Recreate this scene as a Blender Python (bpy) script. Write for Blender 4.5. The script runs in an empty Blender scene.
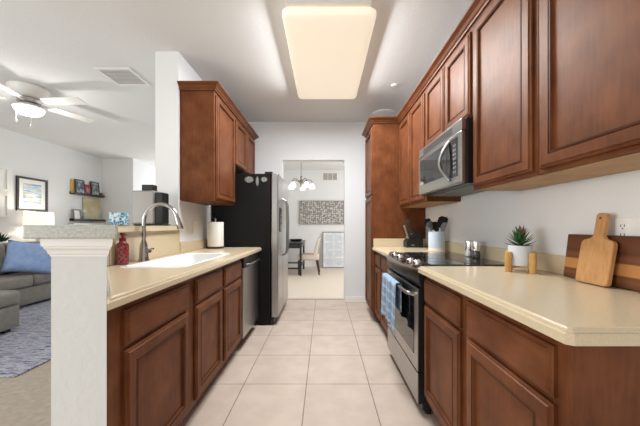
import bpy, bmesh, math, random
from mathutils import Vector, Matrix
random.seed(7)
PI = math.pi
S = bpy.context.scene
COL = S.collection

# ---------------------------------------------------------------- camera, world, daylight, exposure
EYE = 1.157
cam_d = bpy.data.cameras.new('camera')
cam_d.sensor_width = 36.0
cam_d.lens = 36.0 * 280.0 / 640.0
cam_d.shift_x = -4.0 / 640.0
cam_d.shift_y = 13.0 / 640.0
cam_d.clip_start = 0.02
cam = bpy.data.objects.new('camera', cam_d)
COL.objects.link(cam)
cam.location = (0, 0, EYE)
cam.rotation_euler = (PI / 2, 0, 0)
S.camera = cam

w = bpy.data.worlds.new('world')
S.world = w
w.use_nodes = True
w.node_tree.nodes['Background'].inputs[0].default_value = (1.0, 0.98, 0.95, 1)
w.node_tree.nodes['Background'].inputs[1].default_value = 1.0

def daylight(name, loc, rot, sx, sy, power, color=(0.95, 0.98, 1.0)):
    l = bpy.data.lights.new(name, 'AREA')
    l.shape = 'RECTANGLE'; l.size = sx; l.size_y = sy
    l.energy = power; l.color = color
    o = bpy.data.objects.new(name, l)
    o.location = loc; o.rotation_euler = rot
    COL.objects.link(o)
    return o
# daylight coming through the windows of the rooms (all out of the picture)
daylight('daylight_kitchen_window', (-0.2, -5.38, 1.4), (PI / 2, 0, 0), 2.5, 2.3, 7)
daylight('daylight_living_window', (-3.4, -5.38, 1.4), (PI / 2, 0, 0), 3.0, 2.3, 8)
daylight('daylight_side_window', (-5.18, -0.9, 1.2), (0, -PI / 2, 0), 1.6, 3.0, 128)
daylight('daylight_living_back_window', (-3.0, 8.42, 1.4), (-PI / 2, 0, 0), 2.6, 2.2, 50)
daylight('daylight_dining_window', (1.93, 6.0, 1.5), (0, PI / 2, 0), 1.8, 2.2, 36, (1.0, 0.985, 0.97))
S.view_settings.view_transform = 'Standard'
S.view_settings.look = 'None'
S.view_settings.gamma = 1.0
S.view_settings.use_curve_mapping = False
S.view_settings.exposure = 0.31
try:
    S.cycles.max_bounces = 10
    S.cycles.diffuse_bounces = 6
    S.cycles.sample_clamp_indirect = 4.0
    S.cycles.use_denoising = True
    S.cycles.caustics_reflective = False
    S.cycles.caustics_refractive = False
except Exception:
    pass

# ---------------------------------------------------------------- mesh helpers
class MB:
    """collects shapes in world space"""
    def __init__(self):
        self.bm = bmesh.new()
        self.M = Matrix.Identity(4)
    def v(self, p):
        return self.bm.verts.new(self.M @ Vector(p))
    def box(self, x0, x1, y0, y1, z0, z1, bev=0.0, seg=2):
        vs = [self.v((x, y, z)) for x in (x0, x1) for y in (y0, y1) for z in (z0, z1)]
        F = [(0, 1, 3, 2), (4, 6, 7, 5), (0, 4, 5, 1), (2, 3, 7, 6), (0, 2, 6, 4), (1, 5, 7, 3)]
        fs = [self.bm.faces.new([vs[i] for i in f]) for f in F]
        if bev > 0:
            es = list({e for f in fs for e in f.edges})
            bmesh.ops.bevel(self.bm, geom=es, offset=bev, segments=seg, profile=0.5, affect='EDGES')
        return self
    def ring_loft(self, rings, cap0=True, cap1=True):
        R = [[self.v(p) for p in r] for r in rings]
        n = len(R[0])
        for a, b in zip(R[:-1], R[1:]):
            for i in range(n):
                j = (i + 1) % n
                try: self.bm.faces.new((a[i], a[j], b[j], b[i]))
                except ValueError: pass
        if cap0: self.bm.faces.new(list(reversed(R[0])))
        if cap1: self.bm.faces.new(R[-1])
        return self
    def lathe(self, prof, c=(0, 0, 0), seg=24, cap0=True, cap1=True, sx=1.0, sy=1.0):
        rings = []
        for r, z in prof:
            r = max(r, 0.0004)
            rings.append([(c[0] + sx * r * math.cos(2 * PI * i / seg), c[1] + sy * r * math.sin(2 * PI * i / seg), c[2] + z) for i in range(seg)])
        return self.ring_loft(rings, cap0, cap1)
    def tube(self, path, r, seg=12, caps=True):
        P = [Vector(p) for p in path]
        n = len(P)
        rs = r if isinstance(r, (list, tuple)) else [r] * n
        up = None; rings = []
        for i in range(n):
            t = (P[min(i + 1, n - 1)] - P[max(i - 1, 0)]).normalized()
            if up is None:
                up = Vector((0, 0, 1)) if abs(t.z) < 0.9 else Vector((1, 0, 0))
            u = t.cross(up)
            if u.length < 1e-5: u = t.cross(Vector((0, 1, 0)))
            u.normalize(); vv = u.cross(t).normalized(); up = vv
            rings.append([P[i] + rs[i] * (math.cos(2 * PI * k / seg) * u + math.sin(2 * PI * k / seg) * vv) for k in range(seg)])
        return self.ring_loft(rings, caps, caps)
    def prism(self, poly, z0, z1, bev=0.0):
        """poly in xy, counter-clockwise"""
        a = [self.v((x, y, z0)) for x, y in poly]; b = [self.v((x, y, z1)) for x, y in poly]
        n = len(poly); fs = []
        for i in range(n):
            j = (i + 1) % n
            fs.append(self.bm.faces.new((a[i], a[j], b[j], b[i])))
        fs.append(self.bm.faces.new(list(reversed(a)))); fs.append(self.bm.faces.new(b))
        if bev > 0:
            es = list({e for f in fs for e in f.edges})
            bmesh.ops.bevel(self.bm, geom=es, offset=bev, segments=2, profile=0.5, affect='EDGES')
        return self
    def front(self, xc, s, y0, y1, z0, z1, prof):
        """panelled front lying in the plane x = xc and looking along s*x"""
        rings = []
        for ins, out in prof:
            x = xc + s * out
            r = [(x, y0 + ins, z0 + ins), (x, y1 - ins, z0 + ins), (x, y1 - ins, z1 - ins), (x, y0 + ins, z1 - ins)]
            if s < 0: r = r[::-1]
            rings.append(r)
        k0 = len(self.bm.faces)
        self.ring_loft(rings, True, True)
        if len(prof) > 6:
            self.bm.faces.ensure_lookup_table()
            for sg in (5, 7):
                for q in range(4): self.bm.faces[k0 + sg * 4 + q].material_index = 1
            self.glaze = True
        return self
    def sphere(self, c, r, sx=1, sy=1, sz=1, u=16, v=10):
        prof = [(r * math.sin(PI * i / v), -r * sz * math.cos(PI * i / v)) for i in range(v + 1)]
        return self.lathe(prof, c, u, True, True, sx, sy)
    def build(self, name, mat, parent=None, origin=None, smooth=False, angle=35):
        bmesh.ops.recalc_face_normals(self.bm, faces=self.bm.faces)
        if parent is not None:
            off = world_loc(parent)
        elif origin is not None:
            off = Vector(origin)
        else:
            off = Vector((0, 0, 0))
        bmesh.ops.translate(self.bm, vec=-off, verts=self.bm.verts)
        me = bpy.data.meshes.new(name)
        self.bm.to_mesh(me); self.bm.free()
        if smooth:
            for p in me.polygons: p.use_smooth = True
            try: me.set_sharp_from_angle(angle=math.radians(angle))
            except Exception: pass
        me.materials.append(mat)
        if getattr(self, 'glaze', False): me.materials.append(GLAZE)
        o = bpy.data.objects.new(name, me)
        COL.objects.link(o)
        if parent is not None: o.parent = parent
        else: o.location = off
        return o

def world_loc(o):
    p = Vector((0, 0, 0))
    while o is not None:
        p += o.location; o = o.parent
    return p
def tag(o, label, cat, group=None, kind=None):
    o['label'] = label; o['category'] = cat
    if group: o['group'] = group
    if kind: o['kind'] = kind
    return o
def thing(name, label, cat, loc, group=None):
    o = bpy.data.objects.new(name, None)
    o.empty_display_size = 0.05
    COL.objects.link(o); o.location = loc
    return tag(o, label, cat, group)
def struct(name, mb, mat):
    o = mb.build(name, mat); o['kind'] = 'structure'; return o
def copy_tree(o, parent=None):
    c = o.copy(); COL.objects.link(c)
    if parent is not None: c.parent = parent
    for ch in list(o.children): copy_tree(ch, c)
    return c
def offset_poly(poly, d):
    """inset a counter-clockwise polygon by d"""
    n = len(poly); out = []
    for i in range(n):
        p0 = Vector(poly[i - 1]); p1 = Vector(poly[i]); p2 = Vector(poly[(i + 1) % n])
        e1 = (p1 - p0).normalized(); e2 = (p2 - p1).normalized()
        n1 = Vector((-e1.y, e1.x)); n2 = Vector((-e2.y, e2.x))
        k = (n1 + n2); k = k / max(1e-6, (1 + n1.dot(n2)))
        q = p1 + k * d
        out.append((q.x, q.y))
    return out
def rrect(x0, x1, y0, y1, r, n=5):
    pts = []
    for cx, cy, a in ((x1 - r, y0 + r, -PI / 2), (x1 - r, y1 - r, 0), (x0 + r, y1 - r, PI / 2), (x0 + r, y0 + r, PI)):
        for i in range(n + 1):
            t = a + (PI / 2) * i / n
            pts.append((cx + r * math.cos(t), cy + r * math.sin(t)))
    return pts

# ---------------------------------------------------------------- materials
def mat(name, color, rough=0.5, metal=0.0, **kw):
    m = bpy.data.materials.new(name); m.use_nodes = True
    nt = m.node_tree; b = nt.nodes['Principled BSDF']
    b.inputs['Base Color'].default_value = (*color, 1)
    b.inputs['Roughness'].default_value = rough
    b.inputs['Metallic'].default_value = metal
    if 'coat' in kw:
        b.inputs['Coat Weight'].default_value = kw['coat']; b.inputs['Coat Roughness'].default_value = kw.get('coat_rough', 0.1)
    if 'spec' in kw: b.inputs['Specular IOR Level'].default_value = kw['spec']
    if 'trans' in kw: b.inputs['Transmission Weight'].default_value = kw['trans']; b.inputs['IOR'].default_value = 1.45
    if 'emit' in kw:
        b.inputs['Emission Color'].default_value = (*kw['emit'], 1); b.inputs['Emission Strength'].default_value = kw['estr']
    var = kw.get('var', 0.0)
    if var or 'bump' in kw:
        tc = nt.nodes.new('ShaderNodeTexCoord'); mp = nt.nodes.new('ShaderNodeMapping')
        nt.links.new(tc.outputs['Object'], mp.inputs[0])
        mp.inputs['Scale'].default_value = kw.get('scale', (1, 1, 1))
        nz = nt.nodes.new('ShaderNodeTexNoise')
        nz.inputs['Scale'].default_value = kw.get('nscale', 8.0); nz.inputs['Detail'].default_value = kw.get('detail', 4.0)
        nt.links.new(mp.outputs[0], nz.inputs['Vector'])
        if var:
            r = nt.nodes.new('ShaderNodeValToRGB')
            c2 = kw.get('color2', tuple(c * (1 - var) for c in color))
            r.color_ramp.elements[0].position = 0.3; r.color_ramp.elements[1].position = 0.7
            r.color_ramp.elements[0].color = (*c2, 1); r.color_ramp.elements[1].color = (*color, 1)
            nt.links.new(nz.outputs['Fac'], r.inputs[0]); nt.links.new(r.outputs[0], b.inputs['Base Color'])
        if 'bump' in kw:
            nb = nt.nodes.new('ShaderNodeTexNoise'); nb.inputs['Scale'].default_value = kw.get('bscale', 60.0); nb.inputs['Detail'].default_value = 3.0
            nt.links.new(mp.outputs[0], nb.inputs['Vector'])
            bp = nt.nodes.new('ShaderNodeBump'); bp.inputs['Strength'].default_value = kw['bump']; bp.inputs['Distance'].default_value = kw.get('bdist', 0.003)
            nt.links.new(nb.outputs['Fac'], bp.inputs['Height']); nt.links.new(bp.outputs[0], b.inputs['Normal'])
    return m

def ramp_mat(name, tex, stops, scale=(1, 1, 1), rough=0.5, loc=(0, 0, 0), bump=0.0, metal=0.0, rot=(0, 0, 0), interp='LINEAR', out='Fac', coat=0.0, **tk):
    m = bpy.data.materials.new(name); m.use_nodes = True
    nt = m.node_tree; b = nt.nodes['Principled BSDF']
    b.inputs['Roughness'].default_value = rough; b.inputs['Metallic'].default_value = metal
    if coat: b.inputs['Coat Weight'].default_value = coat; b.inputs['Coat Roughness'].default_value = 0.15
    tc = nt.nodes.new('ShaderNodeTexCoord'); mp = nt.nodes.new('ShaderNodeMapping')
    mp.inputs['Scale'].default_value = scale; mp.inputs['Location'].default_value = loc; mp.inputs['Rotation'].default_value = rot
    nt.links.new(tc.outputs['Object'], mp.inputs[0])
    t = nt.nodes.new('ShaderNodeTex' + tex)
    for k, val in tk.items():
        if k in t.inputs: t.inputs[k].default_value = val
        else: setattr(t, k, val)
    nt.links.new(mp.outputs[0], t.inputs['Vector'])
    r = nt.nodes.new('ShaderNodeValToRGB'); r.color_ramp.interpolation = interp
    el = r.color_ramp.elements
    while len(el) < len(stops): el.new(0.5)
    for e, (p, c) in zip(el, stops): e.position = p; e.color = (*c, 1)
    nt.links.new(t.outputs[out], r.inputs[0]); nt.links.new(r.outputs[0], b.inputs['Base Color'])
    if bump:
        bp = nt.nodes.new('ShaderNodeBump'); bp.inputs['Strength'].default_value = bump; bp.inputs['Distance'].default_value = 0.004
        nt.links.new(t.outputs[out], bp.inputs['Height']); nt.links.new(bp.outputs[0], b.inputs['Normal'])
    return m

def wood(name, dark, light, axis='z', rough=0.46, scale=7.0, coat=0.03, fine=1.0):
    """streaky stained wood with broad mottling"""
    m = bpy.data.materials.new(name); m.use_nodes = True
    nt = m.node_tree; b = nt.nodes['Principled BSDF']
    b.inputs['Roughness'].default_value = rough
    b.inputs['Specular IOR Level'].default_value = 0.22
    b.inputs['Specular Tint'].default_value = (1.0, 0.62, 0.38, 1)
    b.inputs['Coat Weight'].default_value = coat; b.inputs['Coat Roughness'].default_value = 0.22
    tc = nt.nodes.new('ShaderNodeTexCoord')
    st = {'x': (0.12, 1, 1), 'y': (1, 0.12, 1), 'z': (1, 1, 0.12)}[axis]
    mp = nt.nodes.new('ShaderNodeMapping'); mp.inputs['Scale'].default_value = st
    nt.links.new(tc.outputs['Object'], mp.inputs[0])
    n1 = nt.nodes.new('ShaderNodeTexNoise'); n1.inputs['Scale'].default_value = scale * 10 * fine; n1.inputs['Detail'].default_value = 5
    nt.links.new(mp.outputs[0], n1.inputs['Vector'])
    n2 = nt.nodes.new('ShaderNodeTexNoise'); n2.inputs['Scale'].default_value = scale; n2.inputs['Detail'].default_value = 3
    nt.links.new(tc.outputs['Object'], n2.inputs['Vector'])
    mx = nt.nodes.new('ShaderNodeMath'); mx.operation = 'MULTIPLY_ADD'; mx.inputs[1].default_value = 0.32 if coat else 0.5
    nt.links.new(n1.outputs['Fac'], mx.inputs[0])
    m2 = nt.nodes.new('ShaderNodeMath'); m2.operation = 'MULTIPLY'; m2.inputs[1].default_value = 0.68 if coat else 0.5
    nt.links.new(n2.outputs['Fac'], m2.inputs[0]); nt.links.new(m2.outputs[0], mx.inputs[2])
    r = nt.nodes.new('ShaderNodeValToRGB')
    r.color_ramp.elements[0].position = 0.35; r.color_ramp.elements[1].position = 0.65
    r.color_ramp.elements[0].color = (*dark, 1); r.color_ramp.elements[1].color = (*light, 1)
    nt.links.new(mx.outputs[0], r.inputs[0]); nt.links.new(r.outputs[0], b.inputs['Base Color'])
    return m

WALL = mat('wall_paint', (0.78, 0.782, 0.782), 0.85, bump=0.25, bscale=90, bdist=0.002)
CEIL = mat('ceiling_paint', (0.755, 0.755, 0.745), 0.9, bump=0.5, bscale=55, bdist=0.004)
WHITE = mat('white_paint', (0.82, 0.80, 0.77), 0.5)
TRIM = mat('white_trim', (0.84, 0.82, 0.79), 0.4)
CHV = wood('cherry_wood', (0.092, 0.0285, 0.0112), (0.166, 0.0575, 0.0225), 'z')
CHH = wood('cherry_wood_horizontal', (0.092, 0.0285, 0.0112), (0.166, 0.0575, 0.0225), 'y')
CHX = wood('cherry_wood_cross', (0.092, 0.0285, 0.0112), (0.166, 0.0575, 0.0225), 'x')
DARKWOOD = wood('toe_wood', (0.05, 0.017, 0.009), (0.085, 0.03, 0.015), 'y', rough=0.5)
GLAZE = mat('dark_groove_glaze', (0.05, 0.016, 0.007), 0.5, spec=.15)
MAPLE = wood('maple_underside', (0.36, 0.215, 0.105), (0.47, 0.30, 0.155), 'y', rough=0.5, coat=0.0)
COUNTER = ramp_mat('beige_solid_surface', 'Noise', [(0.35, (0.57, 0.47, 0.315)), (0.65, (0.615, 0.51, 0.35))], (1, 1, 1), 0.24, Scale=220.0, Detail=3.0, coat=0.12)
GRANITE = ramp_mat('grey_cap_stone', 'Noise', [(0.35, (0.36, 0.36, 0.32)), (0.65, (0.50, 0.49, 0.45))], (1, 1, 1), 0.35, Scale=120.0, Detail=5.0)
STEEL = mat('brushed_steel', (0.40, 0.39, 0.37), 0.28, 1.0, var=0.12, scale=(3, 3, 120), nscale=2)
STEELV = mat('brushed_steel_upright', (0.45, 0.44, 0.42), 0.3, 1.0, var=0.12, scale=(80, 80, 1), nscale=2)
CHROME = mat('chrome', (0.75, 0.74, 0.73), 0.14, 1.0)
NICKEL = mat('brushed_nickel', (0.42, 0.405, 0.39), 0.2, 1.0)
BLACK = mat('black_enamel', (0.012, 0.012, 0.013), 0.35)
BLACKTEX = mat('black_textured_steel', (0.010, 0.010, 0.010), 0.5, spec=.12, bump=0.2, bscale=250, bdist=0.0006)
BLACKGLASS = mat('black_glass', (0.008, 0.008, 0.009), 0.04, 0.0, spec=0.6)
BLACKPLASTIC = mat('black_plastic', (0.012, 0.012, 0.012), 0.4, spec=.3)
GREYPLASTIC = mat('grey_plastic', (0.18, 0.18, 0.18), 0.45)
BRONZE = mat('dark_bronze_trim', (0.20, 0.15, 0.12), 0.3, 0.8)
PORCELAIN = mat('white_porcelain', (0.86, 0.86, 0.85), 0.12)
PLATE = mat('white_plastic_plate', (0.86, 0.85, 0.82), 0.35)
SLOT = mat('dark_slot', (0.05, 0.05, 0.05), 0.6)
PAPER = mat('white_paper', (0.84, 0.83, 0.80), 0.9, bump=0.2, bscale=120)
GLASS = mat('clear_glass', (0.95, 0.97, 0.96), 0.03, trans=1.0)

# tile floor
def tile_mat():
    m = bpy.data.materials.new('floor_tile'); m.use_nodes = True
    nt = m.node_tree; b = nt.nodes['Principled BSDF']
    tc = nt.nodes.new('ShaderNodeTexCoord'); mp = nt.nodes.new('ShaderNodeMapping')
    mp.inputs['Location'].default_value = (0.128 + 0.457 * 20, -2.05 + 0.457 * 20, 0)
    nt.links.new(tc.outputs['Object'], mp.inputs[0])
    br = nt.nodes.new('ShaderNodeTexBrick')
    br.offset = 0.0; br.squash = 1.0
    br.inputs['Scale'].default_value = 1.0; br.inputs['Mortar Size'].default_value = 0.0035
    br.inputs['Mortar Smooth'].default_value = 0.1
    br.inputs['Brick Width'].default_value = 0.457; br.inputs['Row Height'].default_value = 0.457
    br.inputs['Color1'].default_value = (0.66, 0.545, 0.455, 1); br.inputs['Color2'].default_value = (0.63, 0.515, 0.43, 1)
    br.inputs['Mortar'].default_value = (0.27, 0.215, 0.175, 1)
    nt.links.new(mp.outputs[0], br.inputs['Vector'])
    nz = nt.nodes.new('ShaderNodeTexNoise'); nz.inputs['Scale'].default_value = 6; nz.inputs['Detail'].default_value = 6
    nt.links.new(tc.outputs['Object'], nz.inputs['Vector'])
    rp = nt.nodes.new('ShaderNodeValToRGB')
    rp.color_ramp.elements[0].position = 0.35; rp.color_ramp.elements[1].position = 0.65
    rp.color_ramp.elements[0].color = (0.88, 0.87, 0.86, 1); rp.color_ramp.elements[1].color = (1, 1, 1, 1)
    nt.links.new(nz.outputs['Fac'], rp.inputs[0])
    mx = nt.nodes.new('ShaderNodeMix'); mx.data_type = 'RGBA'; mx.blend_type = 'MULTIPLY'; mx.inputs[0].default_value = 1.0
    nt.links.new(br.outputs['Color'], mx.inputs[6]); nt.links.new(rp.outputs[0], mx.inputs[7])
    nt.links.new(mx.outputs[2], b.inputs['Base Color'])
    b.inputs['Roughness'].default_value = 0.38
    bp = nt.nodes.new('ShaderNodeBump'); bp.inputs['Strength'].default_value = 0.3; bp.inputs['Distance'].default_value = 0.002; bp.invert = True
    nt.links.new(br.outputs['Fac'], bp.inputs['Height']); nt.links.new(bp.outputs[0], b.inputs['Normal'])
    return m
TILE = tile_mat()
CARPET_D = mat('dining_carpet', (0.70, 0.615, 0.52), 0.95, var=0.12, nscale=40, bump=0.6, bscale=250)
CARPET_L = mat('living_carpet', (0.44, 0.38, 0.31), 0.95, var=0.2, nscale=30, bump=0.6, bscale=250)
# ================================================================ SETTING
CZ = 2.74
XL, XR = -1.32, 1.21          # kitchen wall faces
XLO = -1.53                   # living-room face of the left kitchen wall
YF = 4.25                     # kitchen end wall
LX = -5.2                     # living-room left wall
struct('floor', MB().box(-1.45, 1.4, -5.5, 4.43, -0.1, 0), TILE)
struct('floor_dining', MB().box(XLO + 0.02, 2.05, 4.43, 8.05, -0.1, 0.004), CARPET_D)
b = MB(); b.prism([(LX - .1, -5.5), (-1.45, -5.5), (-1.45, 8.6), (LX - .1, 8.6)], -0.1, 0.003)
struct('floor_living', b, CARPET_L)
struct('ceiling', MB().box(LX - .1, 2.1, -5.5, 8.7, CZ, CZ + 0.1), CEIL)
struct('wall_right', MB().box(XR, XR + .12, -5.5, YF + .12, 0, CZ), WALL)
struct('wall_left', MB().box(XLO, XL, 2.54, YF, 0, CZ), WALL)
# end wall with the doorway
b = MB()
b.box(XLO, -0.634, YF, YF + .12, 0, CZ); b.box(0.31, XR, YF, YF + .12, 0, CZ); b.box(-0.634, 0.31, YF, YF + .12, 2.16, CZ)
struct('wall_far', b, WALL)
struct('baseboard_far', MB().box(0.31, 1.21, YF - .014, YF, 0, 0.085, 0.004), TRIM)
struct('trim_threshold', MB().box(-0.634, 0.31, 4.405, 4.445, 0, 0.007, 0.002), mat('threshold_strip', (0.36, 0.30, 0.24), 0.5))
# half wall behind the sink and its angled return to the column
struct('wall_half', MB().box(XLO, XL, 1.68, 2.54, 0, 1.117), WALL)
b = MB(); b.prism([(-0.925, 1.185), (-1.32, 1.679), (-1.40, 1.620), (-1.045, 1.185)], 0, 1.117)
struct('wall_angled', b, WALL)
# rear and outer walls (behind the camera), with window openings
b = MB()
b.box(LX, 1.33, -5.5, -5.38, 0, 0.12); b.box(LX, 1.33, -5.5, -5.38, 2.5, CZ)
b.box(LX, -4.95, -5.5, -5.38, 0.12, 2.5); b.box(-1.85, -1.35, -5.5, -5.38, 0.12, 2.5); b.box(1.05, 1.33, -5.5, -5.38, 0.12, 2.5)
struct('wall_rear', b, WALL)
b = MB(); b.box(LX - .1, LX, -5.5, -2.5, 0, CZ); b.box(LX - .1, LX, 0.7, 6.56, 0, CZ); b.box(LX - .1, LX, -2.5, 0.7, 0, .35); b.box(LX - .1, LX, -2.5, 0.7, 2.45, CZ)
struct('wall_living_left', b, WALL)
b = MB(); b.box(LX - .1, -4.47, 6.56, 8.6, 0, CZ)
struct('wall_living_far', b, WALL)
b = MB(); b.box(-4.47, -4.35, 8.5, 8.6, 0, CZ); b.box(-1.65, XLO, 8.5, 8.6, 0, CZ); b.box(-4.35, -1.65, 8.5, 8.6, 0, .25); b.box(-4.35, -1.65, 8.5, 8.6, 2.52, CZ)
struct('wall_living_back', b, WALL)
struct('wall_dining_left', MB().box(XLO, XLO + .12, YF + .12, 8.5, 0, CZ), WALL)
struct('wall_dining_back', MB().box(XLO + .12, 2.1, 7.9, 8.0, 0, CZ), WALL)
b = MB(); b.box(2.0, 2.1, YF + .12, 4.95, 0, CZ); b.box(2.0, 2.1, 7.05, 7.9, 0, CZ); b.box(2.0, 2.1, 4.95, 7.05, 0, .55); b.box(2.0, 2.1, 4.95, 7.05, 2.45, CZ)
struct('wall_dining_right', b, WALL)
struct('baseboard_dining', MB().box(XLO + .12, 2.0, 7.886, 7.9, 0, 0.09, 0.004), TRIM)
struct('baseboard_living', MB().box(LX, LX + .014, -5.38, 6.56, 0, 0.09, 0.004), TRIM)
struct('baseboard_living_far', MB().box(LX + .014, -4.47, 6.546, 6.56, 0, 0.09, 0.004), TRIM)

# column at the near end of the counter
CY = 0.988
t = thing('column', 'white textured square column with stepped trim at the near end of the sink counter', 'column', (-0.865, CY + .1, 0))
SH = -0.80                       # the column's sides follow the angled half wall behind it
def skew(x0, x1, y0, y1):
    return [(x0, y0), (x1, y0), (x1 + SH * (y1 - y0), y1), (x0 + SH * (y1 - y0), y1)]
b = MB(); b.prism(skew(-0.963, -0.767, CY, CY + .195), 0, 1.115); b.build('shaft', mat('column_paint', (0.655, 0.66, 0.645), 0.85, bump=0.6, bscale=42, bdist=0.004), t)
b = MB()
rings = []
for z, o in ((1.050, .004), (1.056, .005), (1.060, .011), (1.071, .015), (1.080, .025), (1.086, .027), (1.088, .033), (1.1145, .036)):
    rings.append([(x, y, z) for x, y in skew(-0.963 - o * .1, -0.767 + o * 1.35, CY - o, CY + .195)])
b.ring_loft(rings)
b.build('cap_molding', TRIM, t)
b = MB(); b.prism(skew(-1.003, -0.688, CY - .058, CY + .20), 1.1145, 1.160, 0.005)
tag(b.build('stone_cap', GRANITE, origin=(-0.845, CY + .1, 1.115)), 'grey stone slab capping the white column beside the counter', 'cap stone')
# ledge on the half wall
b = MB()
b.prism([(-1.275, 1.68), (-1.275, 2.535), (-1.60, 2.535), (-1.60, 1.78), (-1.145, 1.192), (-0.876, 1.192)], 1.1175, 1.160, 0.006)
tag(b.build('bar_ledge', COUNTER, origin=(-1.4, 2, 1.1175)), 'beige solid ledge running along the half wall behind the sink', 'ledge')

# ================================================================ CABINETS
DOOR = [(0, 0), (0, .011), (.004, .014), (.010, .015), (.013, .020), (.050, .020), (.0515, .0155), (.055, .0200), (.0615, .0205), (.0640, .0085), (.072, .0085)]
DRAW = [(0, 0), (0, .011), (.004, .014), (.010, .015), (.015, .020)]
def base_unit(label, xf, xb, y0, y1, cols, group=None, toe_r=.075):
    """xf = face-frame plane, xb = back against the wall; cols = [(y0,y1)] with drawer over door"""
    s = 1 if xf > xb else -1
    t = thing('base_cabinet', label, 'cabinet', ((xf + xb) / 2, (y0 + y1) / 2, 0), group)
    lo, hi = sorted((xf, xb))
    MB().box(lo, hi, y0, y1, .10, .873, 0.0015, 1).build('body', CHV, t)
    lo, hi = sorted((xf - s * toe_r, xb))
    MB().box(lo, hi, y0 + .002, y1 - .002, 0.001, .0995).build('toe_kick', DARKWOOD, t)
    for a, c in cols:
        MB().front(xf, s, a, c, .700, .838, DRAW).build('drawer', CHH, t)
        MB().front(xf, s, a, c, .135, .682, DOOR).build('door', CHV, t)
    return t
def wall_unit(label, xf, xb, y0, y1, z0, z1, cols, group=None, dz=(.022, .03), under=None):
    s = 1 if xf > xb else -1
    t = thing('wall_cabinet', label, 'cabinet', ((xf + xb) / 2, (y0 + y1) / 2, z0), group)
    lo, hi = sorted((xf, xb))
    MB().box(lo, hi, y0, y1, z0 + .004, z1, 0.0015, 1).build('body', CHV, t)
    MB().box(lo + (.02 if s > 0 else .02), hi - .02, y0 + .001, y1 - .001, z0, z0 + .0035).build('bottom_panel', under or MAPLE, t)
    for a, c in cols:
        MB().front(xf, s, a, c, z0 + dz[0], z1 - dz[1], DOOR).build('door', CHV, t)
    return t
GB, GU = 'cherry base cabinets', 'cherry wall cabinets'
# left base run
LF = -0.765
def left_near_unit():
    t = thing('base_cabinet', 'cherry base cabinet beside the white column, with the widest drawer of the sink run', 'cabinet', (-0.95, 1.3, 0))
    b = MB(); b.prism([(LF, CY + .001), (LF, 1.5855), (-1.241, 1.5855), (-0.7668, CY + .001)], .10, .873)
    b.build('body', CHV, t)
    b = MB(); b.prism([(LF - .07, 1.09), (LF - .07, 1.5835), (-1.22, 1.5835)], 0.001, .0995)
    b.build('toe_kick', DARKWOOD, t)
    MB().front(LF, 1, 1.062, 1.557, .700, .838, DRAW).build('drawer', CHH, t)
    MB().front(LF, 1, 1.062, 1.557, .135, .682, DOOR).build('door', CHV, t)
left_near_unit()
t = thing('base_cabinet', 'cherry sink cabinet with two drawer fronts over two doors, beside the dishwasher', 'cabinet', (-1.04, 2.08, 0))
op = [(LF, 1.587), (LF, 2.565), (XL + .004, 2.565), (XL + .004, 1.69), (-1.244, 1.587)]
ip = offset_poly(op, .018)
b = MB(); b.ring_loft([[(x, y, .10) for x, y in op], [(x, y, .873) for x, y in op], [(x, y, .873) for x, y in ip], [(x, y, .12) for x, y in ip]]); b.build('body', CHV, t)
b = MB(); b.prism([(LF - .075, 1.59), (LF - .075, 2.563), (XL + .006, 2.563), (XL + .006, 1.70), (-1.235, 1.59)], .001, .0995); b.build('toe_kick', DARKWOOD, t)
for a_, c_ in ((1.642, 2.065), (2.115, 2.544)):
    MB().front(LF, 1, a_, c_, .700, .838, DRAW).build('drawer', CHH, t)
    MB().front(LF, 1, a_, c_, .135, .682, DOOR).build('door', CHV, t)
# right base run
RF = 0.620
base_unit('cherry base cabinet at the near end of the right counter, below the cutting boards', RF, XR - .002, 0.70, 1.221, [(0.742, 1.192)])
base_unit('cherry base cabinet right beside the near side of the range', RF, XR - .002, 1.223, 1.705, [(1.252, 1.692)])
base_unit('cherry base cabinet with two doors between the range and the tall pantry', RF, XR - .002, 2.535, 3.328, [(2.56, 2.95), (2.985, 3.30)])
# right wall cabinets
UF, UZ0, UZ1 = 0.905, 1.37, 2.375
wall_unit('large cherry wall cabinet nearest the camera, above the cutting boards', UF, XR - .002, 0.66, 1.180, UZ0, UZ1, [(0.69, 1.158)])
wall_unit('cherry wall cabinet with one tall door right beside the microwave', UF, XR - .002, 1.182, 1.694, UZ0, UZ1, [(1.203, 1.674)])
wall_unit('short cherry wall cabinet with two doors above the microwave', UF, XR - .002, 1.696, 2.468, 1.825, UZ1, [(1.712, 2.06), (2.078, 2.452)], None, (.012, .03))
wall_unit('cherry wall cabinet with two doors above the knife block', UF, XR - .002, 2.470, 3.326, UZ0, UZ1, [(2.503, 2.89), (2.925, 3.30)])
# left wall cabinets
LU = -1.005
UZL0, UZL1 = 1.385, 2.395
wall_unit('tall cherry wall cabinet over the paper towels', LU, XL + .002, 2.56, 3.130, UZL0, UZL1, [(2.585, 3.115)], under=CHH)
wall_unit('short cherry wall cabinet with two doors above the refrigerator', LU, XL + .002, 3.132, 4.03, 1.84, UZL1, [(3.16, 3.57), (3.60, 4.01)], None, (.012, .03))
# pantry
t = thing('pantry_cabinet', 'tall cherry pantry cabinet standing between the right counter and the doorway wall', 'cabinet', (0.9, 3.6, 0))
PX = 0.585
MB().box(PX, XR - .002, 3.330, 3.87, .10, UZ1, 0.0015, 1).build('body', CHV, t)
MB().box(PX + .07, XR - .004, 3.333, 3.868, .001, .0995).build('toe_kick', DARKWOOD, t)
MB().front(PX, -1, 3.352, 3.85, 1.535, UZ1 - .03, DOOR).build('door', CHV, t)
MB().front(PX, -1, 3.352, 3.85, .135, 1.515, DOOR).build('door', CHV, t)
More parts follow.
